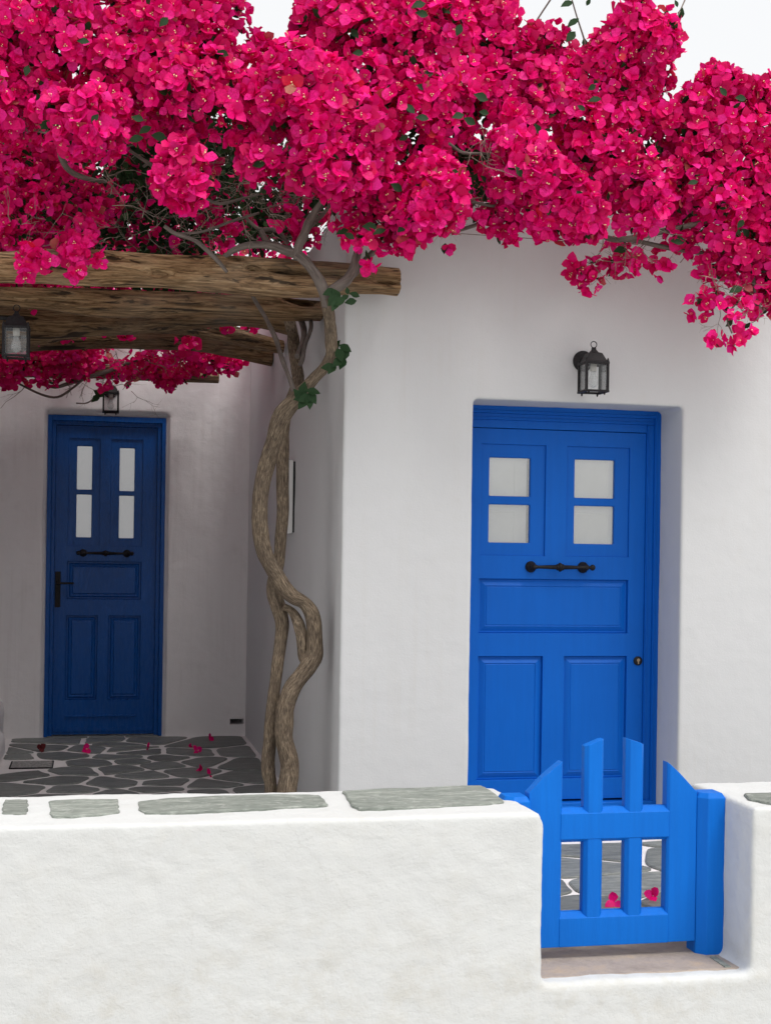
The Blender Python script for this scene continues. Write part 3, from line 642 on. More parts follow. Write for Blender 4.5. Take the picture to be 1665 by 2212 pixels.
# ------------------------------------------------------------------ bougainvillea: wood
bou = empty('bougainvillea', (.90, 6.05, 0), 'huge magenta bougainvillea with twisting trunks spreading over pergola and roof', 'bougainvillea')
BL = Vector(bou.location)
def stem(name, pts, mat, seg=14, gnarl=.12, sub=5, seed=0.0):
    bm = bmesh.new(); uvl = bm.loops.layers.uv.new('UVMap'); P = []; R = []
    for i, (x, y, w, Y) in enumerate(pts): P.append(atY(x, y, Y) - BL); R.append(w/2*1.01*pxm(x, Y))
    tube(bm, P, R, seg, sub, gnarl, uvl, seed)
    return link(name, bm_mesh(name, bm), mat, bou)
def lerpY(pts, ys):                               # fill in depth along image height
    out = []
    for x, y, w in pts:
        for (a, A), (b, B) in zip(ys, ys[1:]):
            if (a-y)*(b-y) <= 0: Y = A + (B-A)*(y-a)/(b-a) if b != a else A; break
        else: Y = ys[-1][1] if abs(y-ys[-1][0]) < abs(y-ys[0][0]) else ys[0][1]
        out.append((x, y, w, Y))
    return out
stem('trunk', lerpY([(619,1835,50),(619,1770,46),(619,1720,43),(626,1666,39),(624,1635,40),(615,1600,37),(614,1566,38),(615,1530,37),(628,1493,37),(647,1464,36),(667,1437,38),(679,1413,37),(680,1378,34),(678,1347,34),(671,1320,33),(655,1300,30),(632,1288,32),(613,1268,34),(596,1242,32),(579,1212,32),(569,1185,34),(563,1150,36),(562,1110,34),(565,1060,35),(575,1010,36),(590,960,36),(605,910,38),(622,880,36),(645,855,31),(679,817,25),(704,790,24),(717,765,25),(716,740,26),(714,706,27),(710,672,27),(704,640,26)],
     [(1835, 6.02), (1300, 5.97), (1000, 5.90), (855, 5.72), (640, 5.44)]), M_BARK, 18, .13, 5, 1.0)
stem('trunk', lerpY([(585,1835,34),(585,1706,28),(581,1671,31),(580,1640,29),(584,1603,26),(587,1554,26),(591,1505,26),(596,1469,26),(601,1420,26),(606,1383,26),(609,1347,29),(601,1310,33),(592,1281,30),(592,1250,26),(603,1212,23),(607,1160,25),(611,1110,26),(610,1060,26),(610,1010,26),(611,960,25),(613,930,23),(622,880,22),(634,850,24),(643,825,26),(642,797,27),(636,751,26),(631,717,24),(624,690,22),(618,660,20)],
     [(1835, 6.10), (1400, 6.06), (1250, 6.06), (900, 6.08), (660, 6.68)]), M_BARK, 14, .13, 5, 4.0)
stem('trunk', [(612,1310,16,6.02),(627,1318,18,6.02),(638,1332,22,6.01),(646,1350,24,6.0),(651,1372,23,6.0),(652,1398,20,6.0),(655,1420,22,6.0),(664,1440,18,6.0)], M_BARK, 12, .14, 5, 8.0)
stem('branch', [(648,790,10,6.2),(654,774,10,6.2),(657,755,9,6.2),(661,740,9,6.25),(668,722,9,6.3),(672,706,9,6.35),(671,685,9,6.45)], M_BRANCH, 8, .1)
stem('branch', [(642,770,12,6.2),(650,752,13,6.25),(656,730,13,6.3),(656,710,13,6.4),(650,690,13,6.55)], M_BRANCH, 8, .1)
stem('branch', [(640,858,14,5.8),(634,842,11,5.8),(624,813,10,5.85),(613,785,11,5.95),(604,758,11,6.05),(597,735,11,6.12),(584,706,10,6.18),(570,679,9,6.22),(554,654,9,6.25),(542,630,8,6.2),(536,600,7,6.1)], M_BRANCH, 10, .15)
stem('branch', [(706,660,22,5.46),(703,640,23,5.44),(690,608,23,5.44),(668,574,21,5.46),(645,552,22,5.5),(622,543,21,5.54),(595,533,18,5.58),(565,529,16,5.6),(531,531,15,5.6),(505,541,13,5.62),(486,553,10,5.64),(470,560,7,5.66)], M_BRANCH, 14, .12)
stem('branch', [(640,562,16,5.5),(645,530,20,5.5),(658,504,19,5.5),(668,478,19,5.5),(690,445,16,5.48),(712,415,13,5.45),(735,380,10,5.4),(760,340,8,5.4)], M_BRANCH, 12, .12)
stem('branch', [(703,652,20,5.45),(712,632,22,5.44),(728,620,22,5.44),(749,605,22,5.45),(763,581,21,5.46),(770,554,19,5.47),(777,530,17,5.48),(790,500,13,5.48),(800,460,10,5.48)], M_BRANCH, 12, .12)
stem('branch', [(752,602,14,5.47),(766,592,14,5.48),(781,572,13,5.5),(800,551,13,5.5),(820,534,12,5.5),(850,512,10,5.5),(900,480,9,5.5)], M_BRANCH, 10, .12)
for pts in ([(660,500,9,5.56),(700,460,8,5.6),(720,430,6,5.6)], [(645,560,6,5.56),(600,500,9,5.7),(560,495,8,5.75),(530,470,7,5.8)], [(565,500,12,5.68),(572,515,13,5.65),(585,532,12,5.62)],
            [(125,305,13,5.75),(130,325,14,5.75),(137,350,13,5.75),(155,372,12,5.78),(190,386,11,5.8),(230,392,8,5.85)],
            [(355,488,8,5.55),(380,505,9,5.56),(420,519,9,5.56),(450,543,10,5.56),(472,565,10,5.57),(491,588,7,5.58)],
            [(280,325,6,5.8),(310,345,8,5.8),(335,360,8,5.8),(370,365,7,5.85),(420,370,6,5.9)], [(345,330,5,5.8),(330,345,6,5.8),(310,360,6,5.82)],
            [(440,428,6,5.7),(475,440,7,5.7),(520,430,6,5.7),(560,420,5,5.72)], [(380,505,6,5.6),(440,500,6,5.62),(500,478,6,5.66),(560,460,5,5.7)],
            [(915,500,8,5.6),(950,503,9,5.6),(990,497,9,5.6),(1035,482,8,5.58),(1070,455,7,5.55)], [(970,310,6,5.3),(1000,330,7,5.35),(1050,332,6,5.35),(1090,340,5,5.35)], [(1020,435,6,5.4),(1060,445,6,5.4),(1090,440,5,5.4)],
            [(1255,482,9,5.5),(1275,495,11,5.5),(1302,510,12,5.5),(1332,518,13,5.5),(1382,511,13,5.48),(1432,500,12,5.46),(1497,485,11,5.42),(1535,474,9,5.4),(1600,455,8,5.38)],
            [(1340,516,9,5.5),(1390,524,10,5.5),(1440,535,10,5.5),(1500,545,9,5.5),(1545,550,9,5.48),(1590,568,9,5.46),(1620,582,9,5.45),(1625,600,9,5.44),(1632,640,8,5.42),(1645,680,6,5.4)],
            [(1540,552,6,5.5),(1570,540,6,5.46),(1620,520,6,5.42)], [(1600,570,7,5.46),(1640,585,8,5.44),(1690,600,7,5.44)], [(1640,660,6,5.42),(1610,650,5,5.4),(1585,660,4,5.38),(1570,690,4,5.36),(1580,720,3,5.36)],
            [(60,800,7,8.95),(110,835,7,8.95),(150,828,8,8.95),(200,812,9,8.95),(255,795,9,8.95),(300,775,8,8.95)], [(0,805,5,8.9),(40,828,5,8.9),(90,852,5,8.9),(125,858,5,8.9),(155,840,5,8.9),(180,820,5,8.9)],
            [(165,871,3,9.3),(190,870,3,9.3),(212,852,3,9.3),(222,840,3,9.3)], [(1265,100,4,5.4),(1258,75,4,5.4),(1245,35,3.5,5.4),(1232,-10,3,5.4)], [(1452,60,3.5,5.4),(1466,28,3,5.4),(1482,-8,3,5.4)],
            [(1145,66,4,5.6),(1168,30,4,5.6),(1192,-6,4,5.6)]):
    stem('branch', pts, M_BRANCH if pts[0][2] > 3.6 else M_TWIG, 8, .1, 4, random.random()*9)

# ------------------------------------------------------------------ bougainvillea: bracts, florets, leaves
def bract_template(seed, openness):
    r = random.Random(seed); V = []; F = []; fl_ = []
    for k in range(3):
        a0 = 2*math.pi*k/3 + r.uniform(-.15, .15); op = openness + r.uniform(-.14, .14); L = r.uniform(.92, 1.10); Wd = .46*r.uniform(.90, 1.12); tw = r.uniform(-.35, .35)
        base = len(V); rows = [(.0, .0), (.24, .70), (.52, 1.0), (.80, .66), (1.0, .0)]
        for t_, w in rows:
            bend = op + (t_**1.6)*r.uniform(.25, .6)
            rad, h = L*t_*math.sin(bend), L*t_*math.cos(bend)
            for s_ in ((0,) if w == 0 else (-1, 0, 1)):
                q = s_*w*Wd; cup = -.16*w*(1-abs(s_)) + r.uniform(-.05, .05)
                nx, ny = math.cos(bend), -math.sin(bend)
                x, z = rad - cup*nx*-1, h + cup*ny*-1
                x += tw*q*.4
                ca, sa = math.cos(a0), math.sin(a0); V.append((x*ca - q*sa, x*sa + q*ca, z))
        b = base; F += [(b, b+1, b+2), (b, b+2, b+3)]
        for i in (0, 1):
            o = b+1+3*i; F += [(o, o+3, o+4, o+1), (o+1, o+4, o+5, o+2)]
        o = b+7; F += [(o, b+10, o+1), (o+1, b+10, o+2)]
    nb = len(F); FV = []; FF = []
    for k in range((0, 2, 0, 3, 1, 0, 0, 2)[(seed-1)//3]):
        a0 = 2*math.pi*k/3 + 1.0; c = Vector((.10*math.cos(a0), .10*math.sin(a0), .50 + r.uniform(-.05, .1))); b = len(FV)
        nrm = Vector((.5*math.cos(a0), .5*math.sin(a0), 1)).normalized(); u = nrm.orthogonal().normalized(); v = nrm.cross(u)
        FV.append(tuple(c - nrm*.02))
        for i in range(5): FV.append(tuple(c + (u*math.cos(i*1.2566) + v*math.sin(i*1.2566))*.058))
        FV.append(tuple(c*.35))
        for i in range(5): FF.append((b, b+1+i, b+1+(i+1) % 5))
        FF.append((b+1, b+2, b+6)); FF.append((b+3, b+4, b+6))
    return V, F, FV, FF
TPL = [bract_template(i*3+1, o) for i, o in enumerate((.50, .70, .86, .40, .95, .58, .34, .78))]
def tri(F):
    o = []
    for f in F: o += [f] if len(f) == 3 else [(f[0], f[1], f[2]), (f[0], f[2], f[3])]
    return o
TPLN = [(np.array(V), np.array(tri(F)), np.array(FV), np.array(tri(FF))) for V, F, FV, FF in TPL]

FL_P, FL_D, FL_S = [], [], []                       # flower positions, facing directions, sizes
LF_P, LF_D, LF_S = [], [], []
def inside(P):
    x, y, z = P[:, 0], P[:, 1], P[:, 2]
    bad = ((x > 1.0) & (y > 5.76) & (z < 2.83)) | ((y > 9.45) & (z < 2.68)) | ((x < -.62) & (y > 5.95) & (z < 2.68))
    return bad
def spray(c, r, n, size=.045, inner=.55, face=.35, leaves=.15, squash=(1, 1, 1)):
    d = rng.normal(size=(n, 3)); d /= np.linalg.norm(d, axis=1)[:, None]
    d[:, 1] -= .25; d /= np.linalg.norm(d, axis=1)[:, None]
    rr = r*(inner + (1.06-inner)*rng.random(n)**.55)
    lump = 1 + .28*np.array([mnoise.noise(Vector((*(v*2.3), ))+Vector(c)*3) for v in d])
    P = np.array(c) + d*(rr*lump)[:, None]*np.array(squash)
    D = d*.95 + rng.normal(size=(n, 3))*.48 + np.array([.0, -face, .10]); D /= np.linalg.norm(D, axis=1)[:, None]
    ok = ~inside(P); FL_P.append(P[ok]); FL_D.append(D[ok]); FL_S.append((size*rng.uniform(.72, 1.18, n))[ok])
    m = int(n*leaves)
    if m:
        d = rng.normal(size=(m, 3)); d /= np.linalg.norm(d, axis=1)[:, None]; P = np.array(c) + d*(r*rng.uniform(.2, .9, m))[:, None]*np.array(squash)
        ok = ~inside(P); LF_P.append(P[ok]); LF_D.append((d + rng.normal(size=(m, 3))*.6)[ok]); LF_S.append(rng.uniform(.030, .052, m)[ok])
def blob(x, y, r, Y, dens=1.0, **kw):
    s = pxm(x, Y); R = r*s; spray(atY(x, y, Y), R, max(4, int(4*math.pi*R*R/.0017*dens)), **kw)
FRONT = [ # x, y, r, depth offset
 (-60,60,80,0),(-50,200,75,0),(40,50,72,0),(30,150,70,.05),(120,40,70,.0),(150,110,75,.0),(235,55,75,.05),(250,140,70,0),(330,60,75,0),(350,150,70,-.05),(430,60,65,.05),(465,110,55,.0),(490,30,42,.05),(560,92,22,.05),(420,10,60,.1),
 (100,200,60,.05),(30,235,60,.05),(175,270,62,-.1),(130,245,50,-.08),(225,230,60,-.05),(235,300,45,-.05),(300,220,66,-.06),(330,280,48,0),(380,200,70,-.08),(400,260,55,-.02),(455,175,66,-.05),(490,240,62,-.08),(545,155,50,0),(560,215,60,-.05),(590,125,32,.05),(560,275,50,0),
 (668,58,46,.05),(700,10,60,.1),(745,60,70,0),(800,30,75,.05),(860,80,70,0),(900,25,70,.05),(950,70,75,0),(1000,20,70,.08),(1050,60,60,.05),(1080,20,35,.1),(1070,120,60,.02),(1120,95,45,.05),(700,95,46,.05),
 (640,170,72,-.14),(700,190,60,-.12),(610,225,62,-.12),(680,245,72,-.16),(740,230,60,-.08),(770,290,66,-.14),(720,310,60,-.14),(790,340,45,-.1),(790,170,60,-.02),(840,230,62,-.05),(880,170,60,-.02),(870,290,55,0),(930,220,62,-.04),(960,280,55,-.02),(985,170,60,0),
 (1030,230,58,0),(1080,200,58,0),(1140,180,58,0),(1180,120,52,.02),(1170,90,34,.03),(1205,75,25,.05),(1130,255,58,-.02),(1190,220,60,0),(1225,170,50,.02),(1240,140,30,.02),(1250,250,58,0),(1300,200,55,0),(1290,140,42,0),(1320,110,48,-.05),(1360,60,52,-.05),(1370,20,30,-.02),(1410,80,48,-.05),(1435,60,32,0),(1445,95,26,0),(1400,140,50,-.02),(1425,180,25,0),(1350,180,50,0),(1340,260,58,0),(1395,235,40,.02),
 (1440,265,42,0),(1480,250,35,0),(1510,215,40,-.03),(1545,190,42,-.03),(1535,160,24,0),(1590,190,40,-.02),(1620,215,36,0),(1655,205,36,0),(1710,230,60,0),(1500,300,58,-.02),(1570,270,60,-.03),(1640,285,60,0),(1700,330,70,0),
 (395,350,42,-.22),(380,385,46,-.22),(410,400,44,-.22),(395,430,26,-.2),(555,345,34,-.1),(575,365,28,-.1),(540,362,24,-.1),
 (690,360,52,-.16),(740,370,60,-.16),(800,400,40,-.06),(770,430,38,-.05),(850,350,50,0),(880,420,50,-.04),(945,400,55,-.14),(930,450,54,-.14),(965,440,42,-.14),(870,490,52,-.06),(820,470,45,-.02),(820,410,38,.02),(900,480,42,-.06),(870,525,22,-.05),(920,340,40,.03),(1000,330,40,.05),(1000,400,45,.04),
 (1060,330,35,0),(1110,320,48,-.1),(1150,370,56,-.12),(1100,390,46,-.08),(1195,410,52,-.14),(1235,430,50,-.14),(1260,470,42,-.12),(1190,460,46,-.1),(1120,440,42,-.04),(1160,480,34,-.06),(1225,500,28,-.08),(1040,440,30,.05),(1080,470,30,.0),(1045,480,24,.0),(1095,505,22,-.02),(1215,335,45,.02),(1260,320,50,0),
 (1330,340,52,-.06),(1380,400,54,-.1),(1330,420,46,-.06),(1395,455,40,-.1),(1360,470,38,-.06),(1290,390,45,.02),(1420,340,52,-.02),(1470,390,50,-.02),(1440,440,40,0),(1520,370,54,-.02),(1490,450,44,.02),(1560,440,50,-.04),(1590,380,54,-.03),(1540,500,40,-.02),(1590,480,42,-.02),(1640,400,58,-.02),(1650,470,50,0),(1630,530,44,-.02),(1570,540,34,-.04),(1600,560,34,-.02),(1660,570,44,0),(1710,450,70,0),(1720,560,60,0),(1460,500,22,0),(1330,540,22,.08),(1480,525,24,.04),
 (1250,590,20,.02),(1272,608,20,.02),(1240,580,14,.02),(1290,570,14,.04),(1340,575,26,.06),(1432,585,17,.06),(1420,560,18,.08),(1365,560,18,.08),(1530,575,26,.0),(1570,580,22,0),
 (1510,668,20,-.03),(1535,645,22,-.03),(1555,660,18,-.03),(1575,632,16,-.03),(1600,625,18,0),(1640,630,28,0),(1620,660,20,0),(1660,650,30,0),(1600,665,14,-.04),(1585,690,15,-.06),(1605,712,14,-.06),(1592,740,12,-.06),(1545,738,15,-.06),(1680,620,40,0),
 (762,512,24,-.06),(790,525,22,-.06),(806,565,16,-.06),(745,495,18,-.02),(970,520,17,.05),(1095,515,15,.04)]
GAPS = {(1000, 330), (1000, 400), (1040, 440), (1290, 390), (1490, 450), (1060, 330), (920, 340), (870, 290), (1215, 335), (1420, 340), (820, 410), (1590, 480), (1180, 120), (300, 220), (455, 110)}   # dark leafy hollows between the sprays
for x, y, r, dy in FRONT:
    hero = dy <= -.1
    if (x, y) in GAPS: blob(x, y, r*.9, 5.55, .22, leaves=5.0, size=.041, inner=.3); continue
    blob(x, y, r*(.98 if hero else .93), 5.42 + (dy*1.3 if hero else dy*1.6 + .03), (1.25 if hero else .85) if r > 28 else .85, leaves=.45 if r > 28 else .25, size=.049 if hero else .045, inner=.62)
# shaded sprays under the canopy and hanging over the front beam
for x, y, r, Y in [(60,440,60,5.85),(20,400,60,5.9),(120,430,60,5.85),(90,380,60,5.95),(165,420,50,5.8),(210,430,45,5.85),(30,520,50,5.75),(90,490,45,5.75),(240,400,45,6.0),(60,330,60,6.0),(10,300,60,6.0),(150,350,55,6.0),
                   (70,555,28,5.55),(50,575,18,5.52),(95,570,22,5.53),(160,545,30,5.56),(195,540,22,5.55),(165,575,20,5.53),(205,555,14,5.53),(150,520,24,5.6),(180,505,26,5.62),
                   (300,430,45,6.1),(260,470,40,6.1),(330,470,40,6.15),(360,440,40,6.2),(440,400,45,6.2),(480,440,40,6.25),(430,480,40,6.2),(520,400,45,6.2),(525,490,22,5.9),(560,440,35,6.2),(600,460,35,6.2),(630,420,45,6.1),(650,370,45,5.9),(610,330,50,5.9),(500,310,50,5.95),(450,320,50,6.0),(290,330,40,6.1),(340,370,35,6.2),(600,400,40,6.2),(605,500,24,6.2),(640,492,22,5.6),(628,478,20,5.6),(570,500,22,6.3),(540,515,22,6.3),
                   (250,520,30,6.3),(310,510,30,6.4),(370,530,26,6.4),(430,530,26,6.4),(115,520,26,5.9)]:
    hang = Y < 5.63; blob(x, y, r*1.0, Y if hang else Y + .75, .7 if hang else (.14 if 225 < x < 650 else 1.25), leaves=.4 if hang else (6.0 if 225 < x < 650 else 1.0), inner=.35)
for x, y, r, Y in [(15,790,45,8.9),(60,790,38,8.9),(110,775,40,8.9),(105,822,14,8.85),(160,790,34,8.95),(150,760,30,8.8),(200,775,36,9.0),(225,828,10,8.8),(265,805,26,9.0),(310,790,34,9.0),(350,800,30,9.0),(375,805,30,8.95),(365,828,16,8.9),(400,785,32,9.0),(440,780,32,8.95),(480,775,28,8.9),(505,790,16,8.85),(515,775,14,8.85),(265,718,11,7.55),(272,736,8,7.55),(400,745,15,8.0),(424,738,13,8.0),(380,760,14,8.6),(450,693,13,7.3),(500,697,14,7.3),(538,703,11,7.4),(240,640,30,6.9),(80,640,35,6.9)]:
    blob(x, y, r*1.05, Y, .62, leaves=.35, inner=.3)
for x, y, r, Y in [(20,330,44,5.95),(60,395,48,5.95),(110,455,44,5.9),(25,455,46,5.9),(150,405,44,5.95),(205,440,34,5.9),(95,335,36,6.0),(40,500,34,5.85),(190,480,26,5.85),(483,500,24,6.25),(455,470,20,6.2),(660,497,16,5.62),(675,515,12,5.62),(15,270,36,5.9)]:
    blob(x, y, r, Y, .85, leaves=.5, inner=.5, size=.041)
# the rest of the canopy: over the pergola and the roof, and above the frame
def region(n, x0, x1, y0, y1, z0, z1, rmin, rmax, dens, lv=1.1):
    for _ in range(n):
        r = random.uniform(rmin, rmax); c = Vector((random.uniform(x0, x1), random.uniform(y0, y1), random.uniform(z0, z1)))
        spray(c, r, int(4*math.pi*r*r/.0024*dens), leaves=lv, inner=.35)
region(48, -1.5, 1.0, 7.2, 9.4, 2.62, 3.0, .18, .26, .19)
region(30, -1.5, .85, 6.2, 7.3, 2.68, 3.0, .16, .24, .06, 22.0)
region(36, -1.5, 1.0, 7.6, 9.8, 2.72, 3.2, .18, .26, .12, 3.0)
region(22, -1.4, .85, 6.2, 7.0, 2.9, 3.28, .14, .2, .12, 7.0)
region(34, 1.1, 3.6, 5.95, 7.2, 2.95, 3.25, .15, .22, .22)
region(20, -1.3, 1.1, 5.9, 7.0, 2.85, 3.02, .14, .2, .07, 18.0)
for x, y in ((-.9, 5.3), (-.5, 5.35), (-.1, 5.4), (.3, 5.4), (.75, 5.4), (1.2, 5.45)):
    spray(Vector((x, y, 3.78)), .2, 60, leaves=.3)
for x in (-.5, -.1, .2, 1.0, 1.35): spray(Vector((x, 5.9, 3.35)), .22, 60, leaves=.4)
for x in (1.3, 1.6, 1.95, 2.3, 2.6, 2.95, 3.3): spray(Vector((x + random.uniform(-.1, .1), 6.0, 2.95)), .14, 60, leaves=1.5)

P = np.concatenate(FL_P); D = np.concatenate(FL_D); SZ = np.concatenate(FL_S); NF = len(P)
U0 = rng.normal(size=(NF, 3)); U0 -= D*(U0*D).sum(1)[:, None]; U0 /= np.linalg.norm(U0, axis=1)[:, None]; V0 = np.cross(D, U0)
ROT = np.stack([U0, V0, D], axis=2)                 # columns
VAR = rng.integers(0, len(TPLN), NF)
# flowers that show largest: nearest one per patch of the view
rel = P - np.array(_C); dep = rel @ np.array(_F); px_ = CX + FOC*(rel @ np.array(_R))/dep; py_ = CY - FOC*(rel @ np.array(_U))/dep
facing = -(D*rel).sum(1)/np.linalg.norm(rel, axis=1)
okv = (px_ > 10) & (px_ < 1655) & (py_ > 10) & (py_ < 860) & (facing > .15) & (dep < 6.2)
order = np.argsort(dep); taken = {}; chosen = []
for i in order:
    if not okv[i]: continue
    k = (int(px_[i]//47), int(py_[i]//44))
    if k in taken: continue
    taken[k] = 1; chosen.append(i)
    if len(chosen) >= 298: break
chosen = np.array(chosen); mass = np.ones(NF, bool); mass[chosen] = False
def np_mesh(name, V, T, mats, mi=None):
    me = bpy.data.meshes.new(name); nv, nt = len(V), len(T)
    me.vertices.add(nv); me.vertices.foreach_set('co', V.astype(np.float32).ravel())
    me.loops.add(nt*3); me.loops.foreach_set('vertex_index', T.astype(np.int32).ravel())
    me.polygons.add(nt); me.polygons.foreach_set('loop_start', np.arange(0, nt*3, 3, dtype=np.int32))
    for m in mats: me.materials.append(m)
    if mi is not None: me.polygons.foreach_set('material_index', mi.astype(np.int32))
    me.update(); me.validate(); me.shade_smooth(); return me
VV, TT, MI, off = [], [], [], 0
for k, (bv, bf, fv, ff) in enumerate(TPLN):
    idx = np.where((VAR == k) & mass)[0]
    for tv, tf, m in ((bv, bf, 0), (fv, ff, 1)):
        if not len(tf): continue
        X = np.einsum('nij,vj->nvi', ROT[idx], tv)*SZ[idx][:, None, None] + P[idx][:, None, :] - np.array(BL)
        if m == 0: X += rng.normal(size=X.shape)*.0016
        n, nv = X.shape[:2]
        VV.append(X.reshape(-1, 3)); TT.append((tf[None] + (off + np.arange(n)*nv)[:, None, None]).reshape(-1, 3)); MI.append(np.full(n*len(tf), m)); off += n*nv
o = link('blossom_mass', np_mesh('blossom_mass', np.concatenate(VV), np.concatenate(TT), [M_BRACT, M_FLORET], np.concatenate(MI)), None, bou); o['kind'] = 'stuff'
FM = [(np_mesh('flower', bv, bf, [M_BRACT]), np_mesh('floret', fv.reshape(-1, 3), ff.reshape(-1, 3), [M_FLORET])) for bv, bf, fv, ff in TPLN]
for i in chosen:
    mb_, mf_ = FM[VAR[i]]; f = link('flower', mb_, None, bou)
    f.matrix_basis = Matrix.Translation(Vector(P[i]) - BL) @ Matrix(ROT[i].tolist()).to_4x4() @ Matrix.Scale(float(SZ[i]*1.06), 4)
    if len(mf_.polygons): link('floret', mf_, None, f)
# leaves
LV = np.array([(0, 0, 0), (-.26, .28, .05), (0, .28, -.04), (.26, .28, .05), (-.33, .55, .05), (0, .55, -.05), (.33, .55, .05), (-.18, .84, 0), (0, .84, -.06), (.18, .84, 0), (0, 1.08, -.12)])
LT = np.array(tri([(0, 2, 1), (0, 3, 2), (1, 2, 5, 4), (2, 3, 6, 5), (4, 5, 8, 7), (5, 6, 9, 8), (7, 8, 10), (8, 9, 10)]))
LP = np.concatenate(LF_P); LD = np.concatenate(LF_D); LS = np.concatenate(LF_S); NL = len(LP)
LD /= np.linalg.norm(LD, axis=1)[:, None]; A = rng.normal(size=(NL, 3)); A -= LD*(A*LD).sum(1)[:, None]; A /= np.linalg.norm(A, axis=1)[:, None]
LR = np.stack([A, LD, np.cross(A, LD)], axis=2)
X = np.einsum('nij,vj->nvi', LR, LV)*LS[:, None, None] + LP[:, None, :] - np.array(BL)
o = link('leaf_mass', np_mesh('leaf_mass', X.reshape(-1, 3), (LT[None] + (np.arange(NL)*len(LV))[:, None, None]).reshape(-1, 3), [M_LEAF]), None, bou); o['kind'] = 'stuff'
LM = np_mesh('leaf', LV, LT, [M_LEAF])
c4_ = lambda x, y: (486 + x*.22703, 513 + y*.22703)
LEAVES = [(*c4_(a, b), s_, ang, Y) for a, b, s_, ang, Y in
  [(1000,520,26,200,5.40),(1060,550,26,120,5.40),(1030,590,28,230,5.39),(1080,610,30,200,5.38),(1045,640,24,250,5.38),(1165,510,14,100,5.40),(1235,545,20,160,5.40),(1200,610,22,190,5.40),(1140,570,18,210,5.40),
   (1060,1030,22,60,5.58),(1140,1050,26,330,5.56),(1150,1110,22,250,5.56),(1090,1110,28,290,5.55),(1085,1180,30,220,5.55),(1120,1200,24,240,5.55),(990,1235,28,180,5.56),(1020,1250,24,230,5.55),
   (745,1450,28,80,5.66),(695,1500,26,120,5.66),(770,1530,30,200,5.64),(745,1570,28,230,5.64),(800,1560,28,280,5.64),(835,1465,26,350,5.64),(830,1520,26,300,5.64),(720,1530,24,190,5.65)]]
LEAVES += [(1225,8,24,200,5.4),(1238,48,26,215,5.39),(1233,78,26,230,5.39),(1270,5,14,60,5.4),(1262,92,16,100,5.4),(1436,36,22,70,5.4),(1470,30,20,80,5.4),(1460,8,14,110,5.4),(1340,540,26,190,5.42),(1465,520,28,180,5.42),(1590,625,28,200,5.36),(215,850,22,150,9.2),(208,860,20,220,9.2),(228,845,18,200,9.2),
           (235,258,22,200,5.28),(295,300,28,190,5.3),(315,280,26,210,5.3),(345,295,28,170,5.3),(905,10,28,200,5.2),(912,30,24,170,5.2),(1040,210,28,160,5.25),(1015,262,24,150,5.25),(990,250,24,200,5.25),(885,235,26,140,5.25),(1110,360,24,200,5.2),(1285,215,24,190,5.3),(1235,380,28,190,5.35),(1250,370,24,160,5.35),(560,355,24,190,5.22),(630,360,30,170,5.5),(640,345,26,220,5.5),(1600,212,22,180,5.25),(925,160,22,200,5.3),(820,500,26,200,5.3),(800,490,28,180,5.32),(740,500,24,200,5.32),(755,510,22,150,5.3)]
_lr = random.Random(5)
for x, y, r, dy in _lr.sample([f for f in FRONT if f[2] > 40 and 0 < f[0] < 1650 and f[1] > 10], 34):
    LEAVES.append((x + _lr.uniform(-.6, .6)*r, y + _lr.uniform(-.3, .8)*r, _lr.uniform(16, 26), _lr.uniform(120, 260), 5.42 + dy*1.3 - r*.95*pxm(x, 5.4)))
for x, y, s_, ang, Y in LEAVES:
    l_ = link('leaf', LM, None, bou); sc = s_*pxm(x, Y)*1.15; a = math.radians(ang)
    up = (_R*math.cos(a) + _U*math.sin(a) - _F*random.uniform(0, .5)).normalized(); nz = (-_F + _U*random.uniform(.0, .6) + _R*random.uniform(-.4, .4)); nz = (nz - up*nz.dot(up)).normalized(); xx = up.cross(nz)
    l_.matrix_basis = Matrix.Translation(atY(x, y, Y) - up*sc*.5 - BL) @ Matrix((xx, up, nz)).transposed().to_4x4() @ Matrix.Scale(sc, 4)
# fine twigs
bm = bmesh.new()
def twig(p, d, L, r, depth=0):
    pts = [p]; q = p.copy(); dd = d.normalized()
    for _ in range(4):
        dd = (dd + Vector((random.gauss(0, .3), random.gauss(0, .3), random.gauss(0, .3)))).normalized(); q = q + dd*L/4; pts.append(q.copy())
    tube(bm, [p_ - BL for p_ in pts], [r*(1-.6*i/4) for i in range(5)], 4, 1)
    if depth < 2:
        for j in (1, 2, 3):
            if random.random() < .7: twig(pts[j], dd + Vector((random.gauss(0, .8), random.gauss(0, .8), random.gauss(0, .8))), L*.55, r*.6, depth+1)
for x0, x1, y0, y1, Y0, Y1_, n in ((230,640,310,400,5.55,6.0,26),(230,640,400,530,5.55,6.1,80),(560,700,380,500,5.5,5.9,14),(990,1100,420,490,5.4,5.6,10),(1000,1120,300,350,5.25,5.4,8),(1260,1665,480,570,5.4,5.6,34),(1530,1650,590,700,5.36,5.45,14),(30,300,760,850,8.85,9.15,26),(200,430,700,800,8.3,9.0,14),(0,220,470,540,5.6,5.9,12),(600,700,470,560,5.55,5.8,6)):
    for _ in range(n):
        x, y, Y = random.uniform(x0, x1), random.uniform(y0, y1), random.uniform(Y0, Y1_)
        twig(atY(x, y, Y), Vector((random.gauss(0, 1), random.gauss(0, .5), random.gauss(-.1, .7))), random.uniform(.08, .2)*(1.3 if Y > 8 else 1), random.uniform(.0012, .0026)*(1.3 if Y > 8 else 1))
o = link('twigs', bm_mesh('twigs', bm), M_TWIG, bou); o['kind'] = 'stuff'

